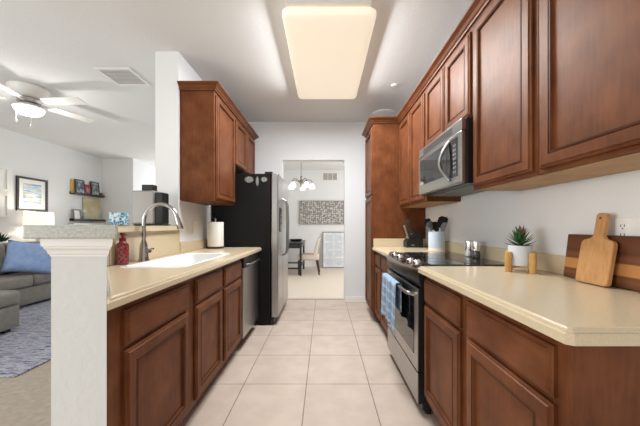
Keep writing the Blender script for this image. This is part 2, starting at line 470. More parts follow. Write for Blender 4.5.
# crown moldings: profile swept along a mitred path, wall side implied
def crown(name, label, path, side, top=None):
    """path of xy points on the cabinet face; outward is to the right of travel if side>0"""
    prof = [(0, UZ1), (.014, UZ1), (.016, UZ1 + .012), (.024, UZ1 + .018), (.034, UZ1 + .034), (.050, UZ1 + .046), (.056, UZ1 + .050), (.056, UZ1 + .062), (0, UZ1 + .062)]
    prof = [(o, z + (top - UZ1 if top else 0)) for o, z in prof]
    P = [Vector(p) for p in path]; n = len(P); dirs = []
    for i in range(n):
        es = []
        if i > 0: es.append((P[i] - P[i - 1]).normalized())
        if i < n - 1: es.append((P[i + 1] - P[i]).normalized())
        ns = [Vector((e.y, -e.x)) * side for e in es]
        k = sum(ns, Vector((0, 0)))
        if len(ns) == 2: k = k / (1 + ns[0].dot(ns[1]))
        dirs.append(k)
    mb = MB()
    rings = [[(P[i].x + dirs[i].x * o, P[i].y + dirs[i].y * o, z) for o, z in prof] for i in range(n)]
    mb.ring_loft(rings, True, True)
    o = mb.build(name, CHH, origin=(P[0].x, P[0].y, UZ1))
    return tag(o, label, 'molding')
crown('crown_molding', 'cherry crown molding along the tops of the right wall cabinets and pantry', [(XR - .004, .662), (UF, .662), (UF, 3.330), (PX, 3.330), (PX, 3.868), (XR - .004, 3.868)], -1)
crown('crown_molding', 'cherry crown molding along the tops of the left wall cabinets by the refrigerator', [(XL + .004, 2.562), (LU, 2.562), (LU, 4.028), (XL + .004, 4.028)], 1, UZL1)

# ---- worktops
EDGE = [(0, .8745), (0, .898), (.003, .902), (.0075, .9025), (.0078, .9065), (.0092, .9100), (.0115, .9126), (.0140, .9137), (.0175, .914)]
def worktop(name, label, poly, hole=None):
    t = thing(name, label, 'countertop', (*[sum(p[i] for p in poly) / len(poly) for i in (0, 1)], .8745))
    mb = MB(); bm = mb.bm
    loops = []
    for ins, z in EDGE:
        loops.append([bm.verts.new((x, y, z)) for x, y in offset_poly(poly, ins)])
    n = len(poly)
    for A, B in zip(loops[:-1], loops[1:]):
        for i in range(n):
            j = (i + 1) % n
            bm.faces.new((A[i], A[j], B[j], B[i]))
    top = [bm.edges.get((loops[-1][i], loops[-1][(i + 1) % n])) for i in range(n)]
    bot = [bm.edges.get((loops[0][i], loops[0][(i + 1) % n])) for i in range(n)]
    if hole:
        ha = [bm.verts.new((x, y, .914)) for x, y in hole]; hb = [bm.verts.new((x, y, .8745)) for x, y in hole]
        m = len(hole)
        for i in range(m):
            j = (i + 1) % m
            bm.faces.new((ha[i], ha[j], hb[j], hb[i]))
        top += [bm.edges.get((ha[i], ha[(i + 1) % m])) for i in range(m)]
        bot += [bm.edges.get((hb[i], hb[(i + 1) % m])) for i in range(m)]
    bmesh.ops.triangle_fill(bm, edges=top, use_beauty=True, use_dissolve=False)
    bmesh.ops.triangle_fill(bm, edges=bot, use_beauty=True, use_dissolve=False)
    mb.build('slab', COUNTER, t)
    return t
CE = 0.575
RNG0, RNG1 = 1.71, 2.53
t = worktop('countertop', 'beige solid countertop along the right wall around the range', [(CE, .668), (CE + .015, .658), (XR - .001, .658), (XR - .001, 3.329), (CE, 3.329), (CE, RNG1 + .002), (1.170, RNG1 + .002), (1.170, RNG0 - .002), (CE, RNG0 - .002)])
b = MB(); b.box(XR - .02, XR - .001, .66, 3.329, .9142, 1.008, .003); b.build('backsplash', COUNTER, t)
b = MB(); b.box(CE + .01, XR - .022, 3.309, 3.329, .9142, 1.008, .003); b.build('backsplash', COUNTER, t)
LE = -0.720
SX0, SX1, SY0, SY1 = -1.195, -0.835, 1.64, 2.48
hole = rrect(SX0, SX1, SY0, SY1, .06)
t = worktop('countertop', 'beige solid countertop holding the sink along the left side', [(LE, .929), (LE, 3.235), (XL + .001, 3.235), (XL + .001, 1.683), (-0.7668, .9895)], hole)
b = MB(); b.box(XL + .001, XL + .021, 2.54, 3.235, .9142, 1.008, .003); b.build('backsplash', COUNTER, t)
b = MB(); b.box(XL + .001, XL + .013, 1.72, 2.538, .9142, 1.1165, .002); b.build('splash_panel', COUNTER, t)
# ---- sink
t = thing('sink', 'white sink bowl set in the left countertop', 'sink', ((SX0 + SX1) / 2, (SY0 + SY1) / 2, .72))
b = MB(); rr = []
for ins, z in ((-.018, .9143), (-.018, .9165), (-.014, .9185), (.002, .9185), (.010, .912), (.014, .85), (.03, .735), (.09, .72)):
    rr.append([(x, y, z) for x, y in rrect(SX0 + ins, SX1 - ins, SY0 + ins, SY1 - ins, .06)])
b.ring_loft(rr, False, True); b.build('bowl', PORCELAIN, t, smooth=True)
b = MB(); b.lathe([(.045, .7205), (.045, .724), (.03, .724), (.028, .7215), (.01, .7215)], ((SX0 + SX1) / 2, 2.05, 0)); b.build('drain', CHROME, t, smooth=True)
# ---- faucet
FX, FY = -1.245, 1.935
t = thing('faucet', 'tall brushed gooseneck faucet standing behind the sink', 'faucet', (FX, FY, .914))
b = MB(); b.lathe([(.035, .9145), (.035, .920), (.031, .928), (.028, .94), (.026, 1.005), (.023, 1.03), (.0155, 1.05), (.0145, 1.06)], (FX, FY, 0), 24); b.build('body', NICKEL, t, smooth=True)
path = [(FX, FY, 1.045), (FX, FY, 1.10), (FX, FY, 1.17)]
R = .118
for i in range(1, 15):
    a = PI - i * (PI * .93) / 14
    path.append((FX + R + R * math.cos(a), FY - .004 * i / 14, 1.185 + R * 1.04 * math.sin(a)))
b = MB(); b.tube(path, .0125, 14); b.build('spout', NICKEL, t, smooth=True)
e = Vector(path[-1]); d = (Vector(path[-1]) - Vector(path[-2])).normalized()
b = MB(); b.tube([e - d * .004, e + d * .01, e + d * .03, e + d * .07, e + d * .082], [.0145, .0155, .0165, .021, .0175], 16); b.build('spray_head', NICKEL, t, smooth=True)
b = MB(); b.tube([(FX + .018, FY - .006, .985), (FX + .05, FY - .012, .988)], .0145, 14); b.tube([(FX + .042, FY - .01, .99), (FX + .06, FY - .014, 1.0), (FX + .078, FY - .018, 1.002)], [.009, .007, .006], 10)
b.build('lever', NICKEL, t, smooth=True)
# ================================================================ APPLIANCES
# dishwasher
t = thing('dishwasher', 'stainless steel dishwasher with black control strip under the left counter', 'dishwasher', (-1.0, 2.87, 0))
MB().box(XL + .02, -0.775, 2.578, 3.17, .10, .868).build('body', BLACK, t)
MB().box(XL + .05, -0.84, 2.58, 3.168, .001, .0995).build('toe_kick', BLACK, t)
MB().box(-0.773, -0.742, 2.58, 3.168, .115, .765, .006).build('door', STEELV, t)
MB().box(-0.773, -0.738, 2.58, 3.168, .770, .866, .008).build('control_panel', BLACKPLASTIC, t)
b = MB(); b.tube([(-0.738, 2.66, .79), (-0.715, 2.67, .792), (-0.708, 2.70, .792), (-0.708, 3.05, .792), (-0.715, 3.08, .792), (-0.738, 3.09, .79)], .010, 10); b.build('handle', STEEL, t, smooth=True)
# refrigerator
FR0, FR1 = 3.25, 4.15
t = thing('refrigerator', 'black sided refrigerator with two stainless steel doors beside the doorway', 'refrigerator', (-0.95, 3.7, 0))
MB().box(XL + .012, -0.625, FR0, FR1, .02, 1.765, .006).build('cabinet', BLACKTEX, t)
b = MB(); b.box(-0.622, -0.585, FR0 + .01, FR1 - .01, .015, .085); b.build('kick_grille', BLACKPLASTIC, t)
for y_ in (FR0 + .01, FR1 - .09): MB().box(-0.69, -0.60, y_, y_ + .08, 1.766, 1.79, .004).build('hinge_cover', BLACKPLASTIC, t)
SP = 3.63
d1 = MB().box(-0.615, -0.532, FR0, SP - .004, .095, 1.775, .012).build('freezer_door', STEELV, t)
d2 = MB().box(-0.615, -0.532, SP + .004, FR1, .095, 1.775, .012).build('fridge_door', STEELV, t)
def fridge_handle(y, par):
    b = MB(); b.tube([(-0.532, y, 1.50), (-0.49, y, 1.48), (-0.474, y, 1.42), (-0.468, y, 1.2), (-0.474, y, .86), (-0.49, y, .80), (-0.532, y, .78)], .012, 12)
    b.build('handle', STEEL, par, smooth=True)
fridge_handle(SP - .06, d1); fridge_handle(SP + .06, d2)
MB().box(-0.5325, -0.527, 3.33, 3.52, 1.09, 1.38, .004).build('water_dispenser', BLACKGLASS, d1)
# magnets on the black side
MAG = ramp_mat('pale_magnet', 'Voronoi', [(0.25, (0.06, 0.06, 0.06)), (0.45, (0.24, 0.24, 0.23))], (1, 1, 1), 0.5, out='Distance', Scale=60.0)
def magnet(label, x0, x1, z0, z1, k):
    b = MB(); n = 14; ring = []
    for i in range(n * 2):
        a = PI * i / n; rr = 1.0 if i % 2 else .78
        ring.append(((x0 + x1) / 2 + (x1 - x0) / 2 * rr * math.cos(a), 0, (z0 + z1) / 2 + (z1 - z0) / 2 * rr * math.sin(a)))
    b.ring_loft([[(x, FR0 - .0005, z) for x, _, z in ring], [(x, FR0 - .005, z) for x, _, z in ring]])
    tag(b.build('magnet', MAG, origin=((x0 + x1) / 2, FR0, z0)), label, 'magnet', 'magnets on the refrigerator side')
magnet('left of the three pale magnets at the top of the black refrigerator side', -0.925, -0.815, 1.655, 1.735, 0)
magnet('upright narrow pale magnet between two others on the black refrigerator side', -0.792, -0.755, 1.615, 1.735, 1)
magnet('pale magnet closest to the stainless doors on the black refrigerator side', -0.735, -0.655, 1.665, 1.728, 2)

# range
RX = 0.578
t = thing('range', 'stainless steel and black slide-in electric range between the right base cabinets', 'range', (0.85, 2.12, 0))
MB().box(RX + .024, 1.165, RNG0 + .003, RNG1 - .003, .03, .905).build('body', BLACK, t)
MB().box(RX + .02, 1.168, RNG0 - .0, RNG1 + .0, .9055, .9215, .003).build('cooktop', BLACKGLASS, t)
RINGM = mat('burner_ring', (0.09, 0.09, 0.095), 0.2)
def burner(x, y, r):
    b = MB(); seg = 40
    rings = []
    for rr, z in ((r, .9216), (r - .004, .9222), (r - .008, .9216)):
        rings.append([(x + rr * math.cos(2 * PI * i / seg), y + rr * math.sin(2 * PI * i / seg), z) for i in range(seg)])
    b.ring_loft(rings, False, False); b.build('burner_ring', RINGM, t, smooth=True)
burner(0.77, 1.94, .105); burner(0.77, 2.31, .085); burner(1.0, 1.94, .085); burner(1.0, 2.31, .105)
# control panel with a bowed front
def bow(y): 
    u = (y - RNG0) / (RNG1 - RNG0); return .062 * (1 - (2 * u - 1) ** 2) ** .8
b = MB(); rings = []
N = 16
for i in range(N + 1):
    y = RNG0 + .002 + (RNG1 - RNG0 - .004) * i / N; o = bow(y); xf = RX - o
    rings.append([(RX + .075, y, .924), (RX + .02, y, .926), (xf + .012, y, .904), (xf, y, .888), (xf + .004, y, .835), (RX + .016, y, .776), (RX + .023, y, .776), (RX + .023, y, .904), (RX + .075, y, .9225)])
b.ring_loft(rings); b.build('control_panel', BLACK, t, smooth=True, angle=30)
b = MB(); rings = []
for i in range(N + 1):
    y = RNG0 + .002 + (RNG1 - RNG0 - .004) * i / N; o = bow(y); xf = RX - o
    rings.append([(xf + .010, y, .9035), (xf - .003, y, .889), (xf - .002, y, .874), (xf + .004, y, .874), (xf + .014, y, .905), (xf + .018, y, .909)])
b.ring_loft(rings); b.build('panel_trim', BRONZE, t, smooth=True, angle=40)
for y in (1.770, 1.865, 2.09, 2.25):
    xm = RX - bow(y) * .5 + .008; u = .5
    nrm = Vector((-.28, 0, .96)).normalized()
    c = Vector((xm + .012, y, .9165))
    kb = MB(); kb.tube([c, c + nrm * .006, c + nrm * .007, c + nrm * .026, c + nrm * .029], [.031, .031, .026, .023, .018], 20)
    kb.build('knob', CHROME, t, smooth=True)
b = MB(); b.M = Matrix.Translation((RX - .024, 1.975, .9165)) @ Matrix.Rotation(-.25, 4, 'Y'); b.box(-.022, .022, -.065, .065, -.001, .002, .0008); b.build('display', mat('range_display', (0.01, 0.012, 0.014), .08), t)
dr = MB().box(RX - .004, RX + .0025, RNG0 + .006, RNG1 - .006, .262, .770, .002).build('oven_door', STEEL, t)
MB().box(RX + .003, RX + .0235, RNG0 + .006, RNG1 - .006, .262, .770, .001).build('door_core', BLACK, dr)
MB().box(RX - .0062, RX - .0035, RNG0 + .075, RNG1 - .075, .345, .71, .001).build('oven_window', BLACKGLASS, dr)
HZ, HX = .735, RX - .052
b = MB(); b.tube([(RX - .004, RNG0 + .05, HZ - .01), (HX + .01, RNG0 + .055, HZ), (HX, RNG0 + .075, HZ), (HX - .004, 2.11, HZ), (HX, RNG1 - .075, HZ), (HX + .01, RNG1 - .055, HZ), (RX - .004, RNG1 - .05, HZ - .01)], .011, 12); b.build('handle', STEEL, dr, smooth=True)
dw = MB().box(RX - .004, RX + .0025, RNG0 + .006, RNG1 - .006, .065, .252, .002).build('storage_drawer', STEEL, t)
MB().box(RX + .003, RX + .0235, RNG0 + .006, RNG1 - .006, .065, .252, .001).build('drawer_core', BLACK, dw)
b = MB(); b.box(RX + .05, RX + .08, RNG0 + .01, RNG1 - .01, 0.0, .03)
b.build('foot_rail', BLACKPLASTIC, t)
# towel over the oven handle
def towel():
    b = MB(); bm = b.bm
    ny, ns = 34, 30
    y0, y1 = 1.96, 2.40
    rows = []
    for i in range(ny + 1):
        u = i / ny; y = y0 + (y1 - y0) * u
        fold = .010 * math.sin(u * 15.0) + .006 * math.sin(u * 31 + 1)
        row = []
        Lf = .345 + .02 * math.cos(u * 5)
        for k in range(ns + 1):
            v = k / ns
            if v < .62:   # front drop, bottom to top
                z = HZ + .014 - Lf * (1 - v / .62); amp = .35 + .65 * (1 - v / .62)
                x = HX - .0165 - amp * (fold + .012) ; 
            elif v < .70:
                a = PI * (v - .62) / .08
                x = HX - .0165 * math.cos(a) - .35 * (fold + .012) * (1 - (v - .62) / .08); z = HZ + .014 * 1 + .008 * math.sin(a)
            else:
                q = (v - .70) / .30; x = HX + .0165; z = HZ + .014 - .20 * q
            yy = y + (.012 * math.sin(u * 9) * (1 if v < .62 else .3)) - .02 * (u - .5) * (1 - abs(v - .66)) 
            row.append(bm.verts.new((x, yy, z)))
        rows.append(row)
    for i in range(ny):
        for k in range(ns):
            bm.faces.new((rows[i][k], rows[i + 1][k], rows[i + 1][k + 1], rows[i][k + 1]))
    m = bpy.data.materials.new('towel_cloth'); m.use_nodes = True
    nt = m.node_tree; bs = nt.nodes['Principled BSDF']; bs.inputs['Roughness'].default_value = .95
    tc = nt.nodes.new('ShaderNodeTexCoord')
    def wave(dirn, sc, lo, hi):
        wv = nt.nodes.new('ShaderNodeTexWave'); wv.wave_type = 'BANDS'; wv.bands_direction = dirn; wv.inputs['Scale'].default_value = sc
        nt.links.new(tc.outputs['Object'], wv.inputs['Vector'])
        r = nt.nodes.new('ShaderNodeMapRange'); r.inputs[1].default_value = lo; r.inputs[2].default_value = hi
        nt.links.new(wv.outputs['Fac'], r.inputs[0]); return r
    a = wave('Y', 5.0, .86, .97); c = wave('Z', 4.2, .62, .9)
    ad = nt.nodes.new('ShaderNodeMath'); ad.operation = 'ADD'
    nt.links.new(a.outputs[0], ad.inputs[0]); nt.links.new(c.outputs[0], ad.inputs[1])
    hf = nt.nodes.new('ShaderNodeMath'); hf.operation = 'MULTIPLY'; hf.inputs[1].default_value = .5
    nt.links.new(ad.outputs[0], hf.inputs[0])
    r = nt.nodes.new('ShaderNodeValToRGB')
    r.color_ramp.elements[0].color = (.24, .37, .54, 1); r.color_ramp.elements[1].color = (.62, .70, .76, 1)
    nt.links.new(hf.outputs[0], r.inputs[0]); nt.links.new(r.outputs[0], bs.inputs['Base Color'])
    o = b.build('dish_towel', m, origin=(HX, 2.25, .4), smooth=True, angle=80)
    md = o.modifiers.new('thick', 'SOLIDIFY'); md.thickness = .004; md.offset = 0
    tag(o, 'pale blue plaid dish towel hanging over the oven door handle', 'towel')
towel()

# microwave
MX, M0, M1, MZ0, MZ1 = 0.832, 1.702, 2.462, 1.418, 1.818
t = thing('microwave', 'stainless steel over-the-range microwave with black case under the wall cabinets', 'microwave', (1.0, 2.08, MZ0))
MB().box(MX + .035, XR - .003, M0, M1, MZ0, MZ1, .003).build('case', BLACK, t)
b = MB(); b.box(MX + .002, MX + .034, M0, M1, 1.745, MZ1 - .002, .006); b.build('vent_grille', STEEL, t)
b = MB()
for k in range(4): b.box(MX - .0005, MX + .003, M0 + .12, M1 - .12, 1.757 + k * .011, 1.761 + k * .011)
b.build('vent_slots', SLOT, t)
dr = MB().box(MX, MX + .034, M0, M1, MZ0 + .004, 1.742, .008).build('door', STEEL, t)
MB().box(MX - .0025, MX + .001, M0 + .19, M1 - .05, 1.50, 1.715, .001).build('window', BLACKGLASS, dr)
# keypad: dark oval with rows of buttons
b = MB(); b.box(MX - .0025, MX + .001, M0 + .045, M0 + .185, 1.47, 1.715, .001); b.build('keypad', BLACKGLASS, dr)
b = MB()
for r in range(7):
    for c in range(2):
        y = M0 + .068 + c * .022; z = 1.50 + r * .028
        b.box(MX - .0042, MX - .002, y - .007, y + .007, z - .008, z + .008, .001)
b.build('keys', GREYPLASTIC, dr)
b = MB(); path = []
for i in range(13):
    u = i / 12; path.append((MX - .004 - .042 * math.sin(PI * u), M0 + .145 + .062 * math.sin(PI * u), 1.455 + .262 * u))
b.tube(path, [.008] + [.0115] * 11 + [.008], 12); b.build('handle', STEEL, dr, smooth=True)
MB().box(MX + .10, XR - .05, M0 + .05, M1 - .05, MZ0 - .006, MZ0 - .0005).build('bottom_filter', GREYPLASTIC, t)
# ================================================================ CEILING ITEMS
t = thing('ceiling_light', 'large rectangular glowing fluorescent light on the kitchen ceiling', 'ceiling light', (0.04, 2.6, 2.64))
MB().box(-0.27, 0.33, 1.94, 3.26, 2.70, CZ - .0005, .004).build('housing', WHITE, t)
DIFF = mat('light_diffuser', (0.85, 0.80, 0.68), 0.5, emit=(1.0, 0.89, 0.70), estr=.40)
b = MB(); rings = []
for ins, z in ((.012, 2.7), (.0, 2.685), (.0, 2.662), (.010, 2.644), (.030, 2.637), (.06, 2.636)):
    rings.append([(x, y, z) for x, y in rrect(-0.30 + ins, 0.375 - ins, 1.96 + ins, 3.29 - ins, .05 - ins * .3, 6)])
b.ring_loft(rings, True, True); b.build('diffuser', DIFF, t, smooth=True)
ld = bpy.data.lights.new('ceiling_light_lamp', 'AREA'); ld.shape = 'RECTANGLE'; ld.size = .6; ld.size_y = 1.25; ld.energy = 46; ld.color = (.945, .975, 1.0)
lo = bpy.data.objects.new('ceiling_light_lamp', ld); COL.objects.link(lo); lo.parent = t; lo.location = (0, 0, -.008)
for dx, dy, ax, L_ in ((.345, 0, 1, 1.25), (-.345, 0, -1, 1.25), (0, .685, 2, .6), (0, -.685, -2, .6)):
    ld = bpy.data.lights.new('ceiling_light_side', 'AREA'); ld.shape = 'RECTANGLE'; ld.color = (.945, .975, 1.0)
    ld.energy = 7.5 * L_ if abs(ax) == 1 else 4.0 * L_
    lo = bpy.data.objects.new('ceiling_light_side', ld); COL.objects.link(lo); lo.parent = t; lo.location = (dx, dy, .015)
    if abs(ax) == 1:
        ld.size = .05; ld.size_y = L_; lo.rotation_euler = (0, -.68 if ax > 0 else .68, 0)
    else:
        ld.size = L_; ld.size_y = .05; lo.rotation_euler = (.55 if ax > 0 else -.55, 0, 0)
def disc(name, label, cat, x, y, r, h, m):
    b = MB(); b.lathe([(r * .6, CZ - h), (r * .85, CZ - h * .9), (r, CZ - h * .5), (r, CZ - .0005)], (x, y, 0), 28)
    tag(b.build(name, m, origin=(x, y, CZ), smooth=True), label, cat)
disc('smoke_detector', 'small round sprinkler cover on the kitchen ceiling beside the light', 'sprinkler cover', 0.79, 3.14, .035, .018, PLATE)
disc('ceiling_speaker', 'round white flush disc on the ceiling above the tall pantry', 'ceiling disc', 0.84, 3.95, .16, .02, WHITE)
# ceiling vent in the living room
def vent_flat(label, x0, x1, y0, y1):
    t = thing('air_vent', label, 'vent', ((x0 + x1) / 2, (y0 + y1) / 2, CZ))
    b = MB(); f = .03
    for a in ((x0, x1, y0, y0 + f), (x0, x1, y1 - f, y1), (x0, x0 + f, y0 + f, y1 - f), (x1 - f, x1, y0 + f, y1 - f)):
        b.box(*a, CZ - .012, CZ - .0005, .002)
    b.build('frame', WHITE, t)
    MB().box(x0 + f, x1 - f, y0 + f, y1 - f, CZ - .004, CZ - .0005).build('duct_backing', mat('vent_shadow', (.55, .54, .52), .8), t)
    n = 11
    for i in range(n):
        y = y0 + f + (y1 - y0 - 2 * f) * (i + .5) / n
        b = MB(); b.M = Matrix.Translation(((x0 + x1) / 2, y, CZ - .008)) @ Matrix.Rotation(.35, 4, 'X'); b.box(-(x1 - x0) / 2 + f, (x1 - x0) / 2 - f, -.010, .010, -.001, .001)
        b.build('slat', WHITE, t)
vent_flat('square white slatted air vent on the living room ceiling', -2.30, -1.94, 2.79, 3.145)
# ceiling fan
FCX, FCY = -3.37, 3.2
t = thing('ceiling_fan', 'white five-blade ceiling fan with glowing bowl light over the living room', 'ceiling fan', (FCX, FCY, CZ))
FANW = mat('fan_white', (0.80, 0.78, 0.75), 0.4)
b = MB(); b.lathe([(.165, CZ - .0005), (.178, CZ - .015), (.175, CZ - .04), (.15, CZ - .085), (.115, CZ - .12), (.09, CZ - .13)], (FCX, FCY, 0), 36); b.build('motor_housing', FANW, t, smooth=True)
b = MB(); b.lathe([(.09, CZ - .131), (.10, CZ - .14), (.10, CZ - .18), (.07, CZ - .19)], (FCX, FCY, 0), 30); b.build('flywheel', NICKEL, t, smooth=True)
b = MB(); b.lathe([(.075, CZ - .191), (.085, CZ - .20), (.10, CZ - .215), (.132, CZ - .23), (.136, CZ - .24), (.132, CZ - .243)], (FCX, FCY, 0), 30); b.build('light_fitter', FANW, t, smooth=True)
BOWL = mat('fan_bowl_glass', (0.9, 0.88, 0.84), 0.3, emit=(1.0, 0.95, 0.88), estr=8)
b = MB(); b.lathe([(.128, CZ - .2435), (.125, CZ - .262), (.105, CZ - .292), (.07, CZ - .312), (.025, CZ - .322), (0, CZ - .323)], (FCX, FCY, 0), 30); b.build('bowl_shade', BOWL, t, smooth=True)
fl = bpy.data.lights.new('fan_lamp', 'POINT'); fl.energy = 11; fl.shadow_soft_size = .05; fl.color = (1.0, .97, .92)
fo = bpy.data.objects.new('fan_lamp', fl); COL.objects.link(fo); fo.parent = t; fo.location = (0, 0, -.42)
for k in range(5):
    a = math.radians(-3 + 72 * k)
    M = Matrix.Translation((FCX, FCY, CZ - .165)) @ Matrix.Rotation(a, 4, 'Z') @ Matrix.Rotation(math.radians(-11), 4, 'X')
    b = MB(); b.M = M
    pts = [(.19, -.055), (.60, -.07), (.635, -.055), (.64, 0), (.635, .055), (.60, .07), (.19, .055)]
    b.prism(pts, -.004, .004, .0015); bl = b.build('blade', FANW, t)
    b = MB(); b.M = M; b.prism([(.095, -.02), (.18, -.028), (.25, -.045), (.25, .045), (.18, .028), (.095, .02)], -.012, -.0045, .001)
    b.build('blade_iron', FANW, bl)
for dx, L in ((-.05, .15), (.115, .22)):
    b = MB(); b.tube([(FCX + dx, FCY - .09, CZ - .24), (FCX + dx, FCY - .09, CZ - .24 - L)], .0025, 6); b.lathe([(.003, -.03), (.008, -.022), (.008, -.004), (.003, 0)], (FCX + dx, FCY - .09, CZ - .24 - L), 10)
    b.build('pull_chain', FANW, t, smooth=True)

# ================================================================ SMALL KITCHEN ITEMS
# soap bottle
REDG = ramp_mat('red_patterned_plastic', 'Voronoi', [(0.0, (0.15, 0.006, 0.008)), (0.42, (0.15, 0.006, 0.008)), (0.55, (0.24, 0.05, 0.05))], (1, 1, 1), 0.25, out='Distance', Scale=60.0)
RED = mat('red_plastic', (0.15, 0.006, 0.009), 0.25)
sx, sy = -1.266, 1.76
t = thing('soap_bottle', 'red patterned soap pump bottle on the counter beside the faucet', 'soap bottle', (sx, sy, .914))
b = MB(); b.lathe([(.028, .9145), (.033, .917), (.034, .93), (.034, 1.03), (.031, 1.045), (.020, 1.055), (.017, 1.06)], (sx, sy, 0), 20); b.build('bottle', REDG, t, smooth=True)
b = MB(); b.lathe([(.018, 1.0605), (.018, 1.08), (.008, 1.083), (.006, 1.10), (.014, 1.102), (.014, 1.112), (.004, 1.114)], (sx, sy, 0), 16); b.tube([(sx, sy, 1.107), (sx + .025, sy - .015, 1.107), (sx + .034, sy - .02, 1.10)], .006, 8); b.build('pump', RED, t, smooth=True)
# paper towel
px, py = -1.185, 3.06
t = thing('paper_towel_holder', 'dark wooden paper towel stand on the counter in front of the refrigerator', 'paper towel holder', (px, py, .914))
b = MB(); b.lathe([(.088, .9145), (.09, .918), (.09, .93), (.085, .933), (.01, .9335)], (px, py, 0), 28); b.build('base', DARKWOOD, t, smooth=True)
b = MB(); b.tube([(px, py, .932), (px, py, 1.225)], .007, 10); b.sphere((px, py, 1.235), .013); b.build('post', NICKEL, t, smooth=True)
b = MB(); rings = []
seg = 32
for r, z in ((.02, .936), (.083, .936), (.084, .938), (.084, 1.198), (.082, 1.2), (.02, 1.2), (.02, .936)):
    rings.append([(px + r * math.cos(2 * PI * i / seg), py + r * math.sin(2 * PI * i / seg), z) for i in range(seg)])
b.ring_loft(rings, False, False)
tag(b.build('paper_towel_roll', PAPER, origin=(px, py, .936), smooth=True), 'white paper towel roll on its stand by the refrigerator', 'paper towel roll')
# wall plate on left wall
def wallplate(name, label, wallx, s, y0, y1, z0, z1, gang, cat='outlet'):
    t = thing(name, label, cat, (wallx, (y0 + y1) / 2, z0))
    lo, hi = sorted((wallx + s * .0006, wallx + s * .008)); MB().box(lo, hi, y0, y1, z0, z1, .002).build('cover_plate', PLATE, t)
    n = len(gang)
    for i, g in enumerate(gang):
        yc = y0 + (y1 - y0) * (i + .5) / n; zc = (z0 + z1) / 2
        lo, hi = sorted((wallx + s * .0082, wallx + s * .0105))
        if g == 'rocker':
            MB().box(lo, hi, yc - .016, yc + .016, zc - .033, zc + .033, .001).build('rocker_switch', PLATE, t)
        else:
            rcp = MB().box(lo, hi, yc - .018, yc + .018, zc - .034, zc + .034, .001).build('receptacle', PLATE, t)
            lo, hi = sorted((wallx + s * .0106, wallx + s * .0112)); b = MB()
            for dz in (-.018, .018):
                b.box(lo, hi, yc - .008, yc - .0055, zc + dz - .002, zc + dz + .008); b.box(lo, hi, yc + .0055, yc + .008, zc + dz - .002, zc + dz + .008); b.box(lo, hi, yc - .0025, yc + .0025, zc + dz - .011, zc + dz - .006)
            b.build('slots', SLOT, rcp)
wallplate('light_switch', 'white switch plate on the left wall under the wall cabinet', XL, 1, 2.80, 2.895, 1.085, 1.205, ['rocker'], 'switch')
wallplate('wall_outlet', 'white double outlet plate on the right wall above the dark cutting board', XR, -1, 1.025, 1.158, 1.085, 1.19, ['rocker', 'outlet'])
# coffee machine and glass holder on the ledge
SILV = mat('silver_housing', (0.27, 0.255, 0.235), 0.45, 0.4)
t = thing('coffee_machine', 'silver and black coffee machine on the ledge behind the faucet', 'coffee machine', (-1.46, 2.33, 1.16))
MB().box(-1.555, -1.372, 2.26, 2.40, 1.172, 1.445, .012).build('housing', SILV, t)
MB().box(-1.3715, -1.305, 2.27, 2.36, 1.172, 1.430, .008).build('water_tank', BLACKPLASTIC, t)
MB().box(-1.545, -1.31, 2.265, 2.40, 1.1605, 1.1715, .003).build('base', BLACKPLASTIC, t)
MB().box(-1.487, -1.392, 2.28, 2.34, 1.4455, 1.495, .006).build('top_lid', BLACKPLASTIC, t)
MOS = ramp_mat('blue_mosaic_glass', 'Voronoi', [(0.0, (0.01, 0.03, 0.06)), (0.38, (0.03, 0.13, 0.22)), (0.55, (0.20, 0.40, 0.50)), (0.85, (0.6, 0.66, 0.68))], (1, 1, 1), 0.2, out='Distance', Scale=64.0)
b = MB(); rings = []
hx, hy = -1.485, 2.03
for h, z in ((.038, 1.1605), (.043, 1.164), (.045, 1.250), (.042, 1.253), (.037, 1.251), (.036, 1.17)):
    rings.append([(x, y, z) for x, y in rrect(hx - h, hx + h, hy - h, hy + h, .008, 2)])
b.ring_loft(rings); tag(b.build('candle_holder', MOS, origin=(hx, hy, 1.16)), 'small square blue and white mosaic candle holder on the ledge', 'candle holder')

# knife block and knives
kx, ky = 1.03, 3.215
t = thing('knife_block', 'black knife block on the counter against the pantry side', 'knife block', (kx, ky, .914))
b = MB()
prof = [(-.10, 0), (.085, 0), (.085, .12), (.045, .195), (-.03, .15), (-.10, .07)]   # local x, z
b.ring_loft([[(kx + x, ky - .065, .9145 + z) for x, z in prof], [(kx + x, ky + .065, .9145 + z) for x, z in prof]])
b.build('block', BLACKPLASTIC, t)
b = MB(); b.box(kx - .05, kx - .012, ky - .0668, ky - .0655, .935, .947, .0004); b.build('badge', GREYPLASTIC, t)
HAND = mat('knife_handle', (0.02, 0.02, 0.02), 0.35); 
SPOTS = [(-.075, -.042, .16, STEEL, 'steel'), (-.07, .0, .13, HAND, 'black'), (-.07, .042, .13, HAND, 'black'), (-.035, -.042, .17, HAND, 'black'), (-.03, .0, .16, STEEL, 'steel'), (-.005, .042, .15, HAND, 'black')]
KL = ['steel handled knife low at the front of the knife block', 'black handled knife low in the middle of the knife block', 'black handled knife low at the pantry side of the knife block', 'black handled knife standing high at the front of the knife block', 'steel handled knife standing high in the middle of the knife block', 'black handled knife standing high at the pantry side of the knife block']
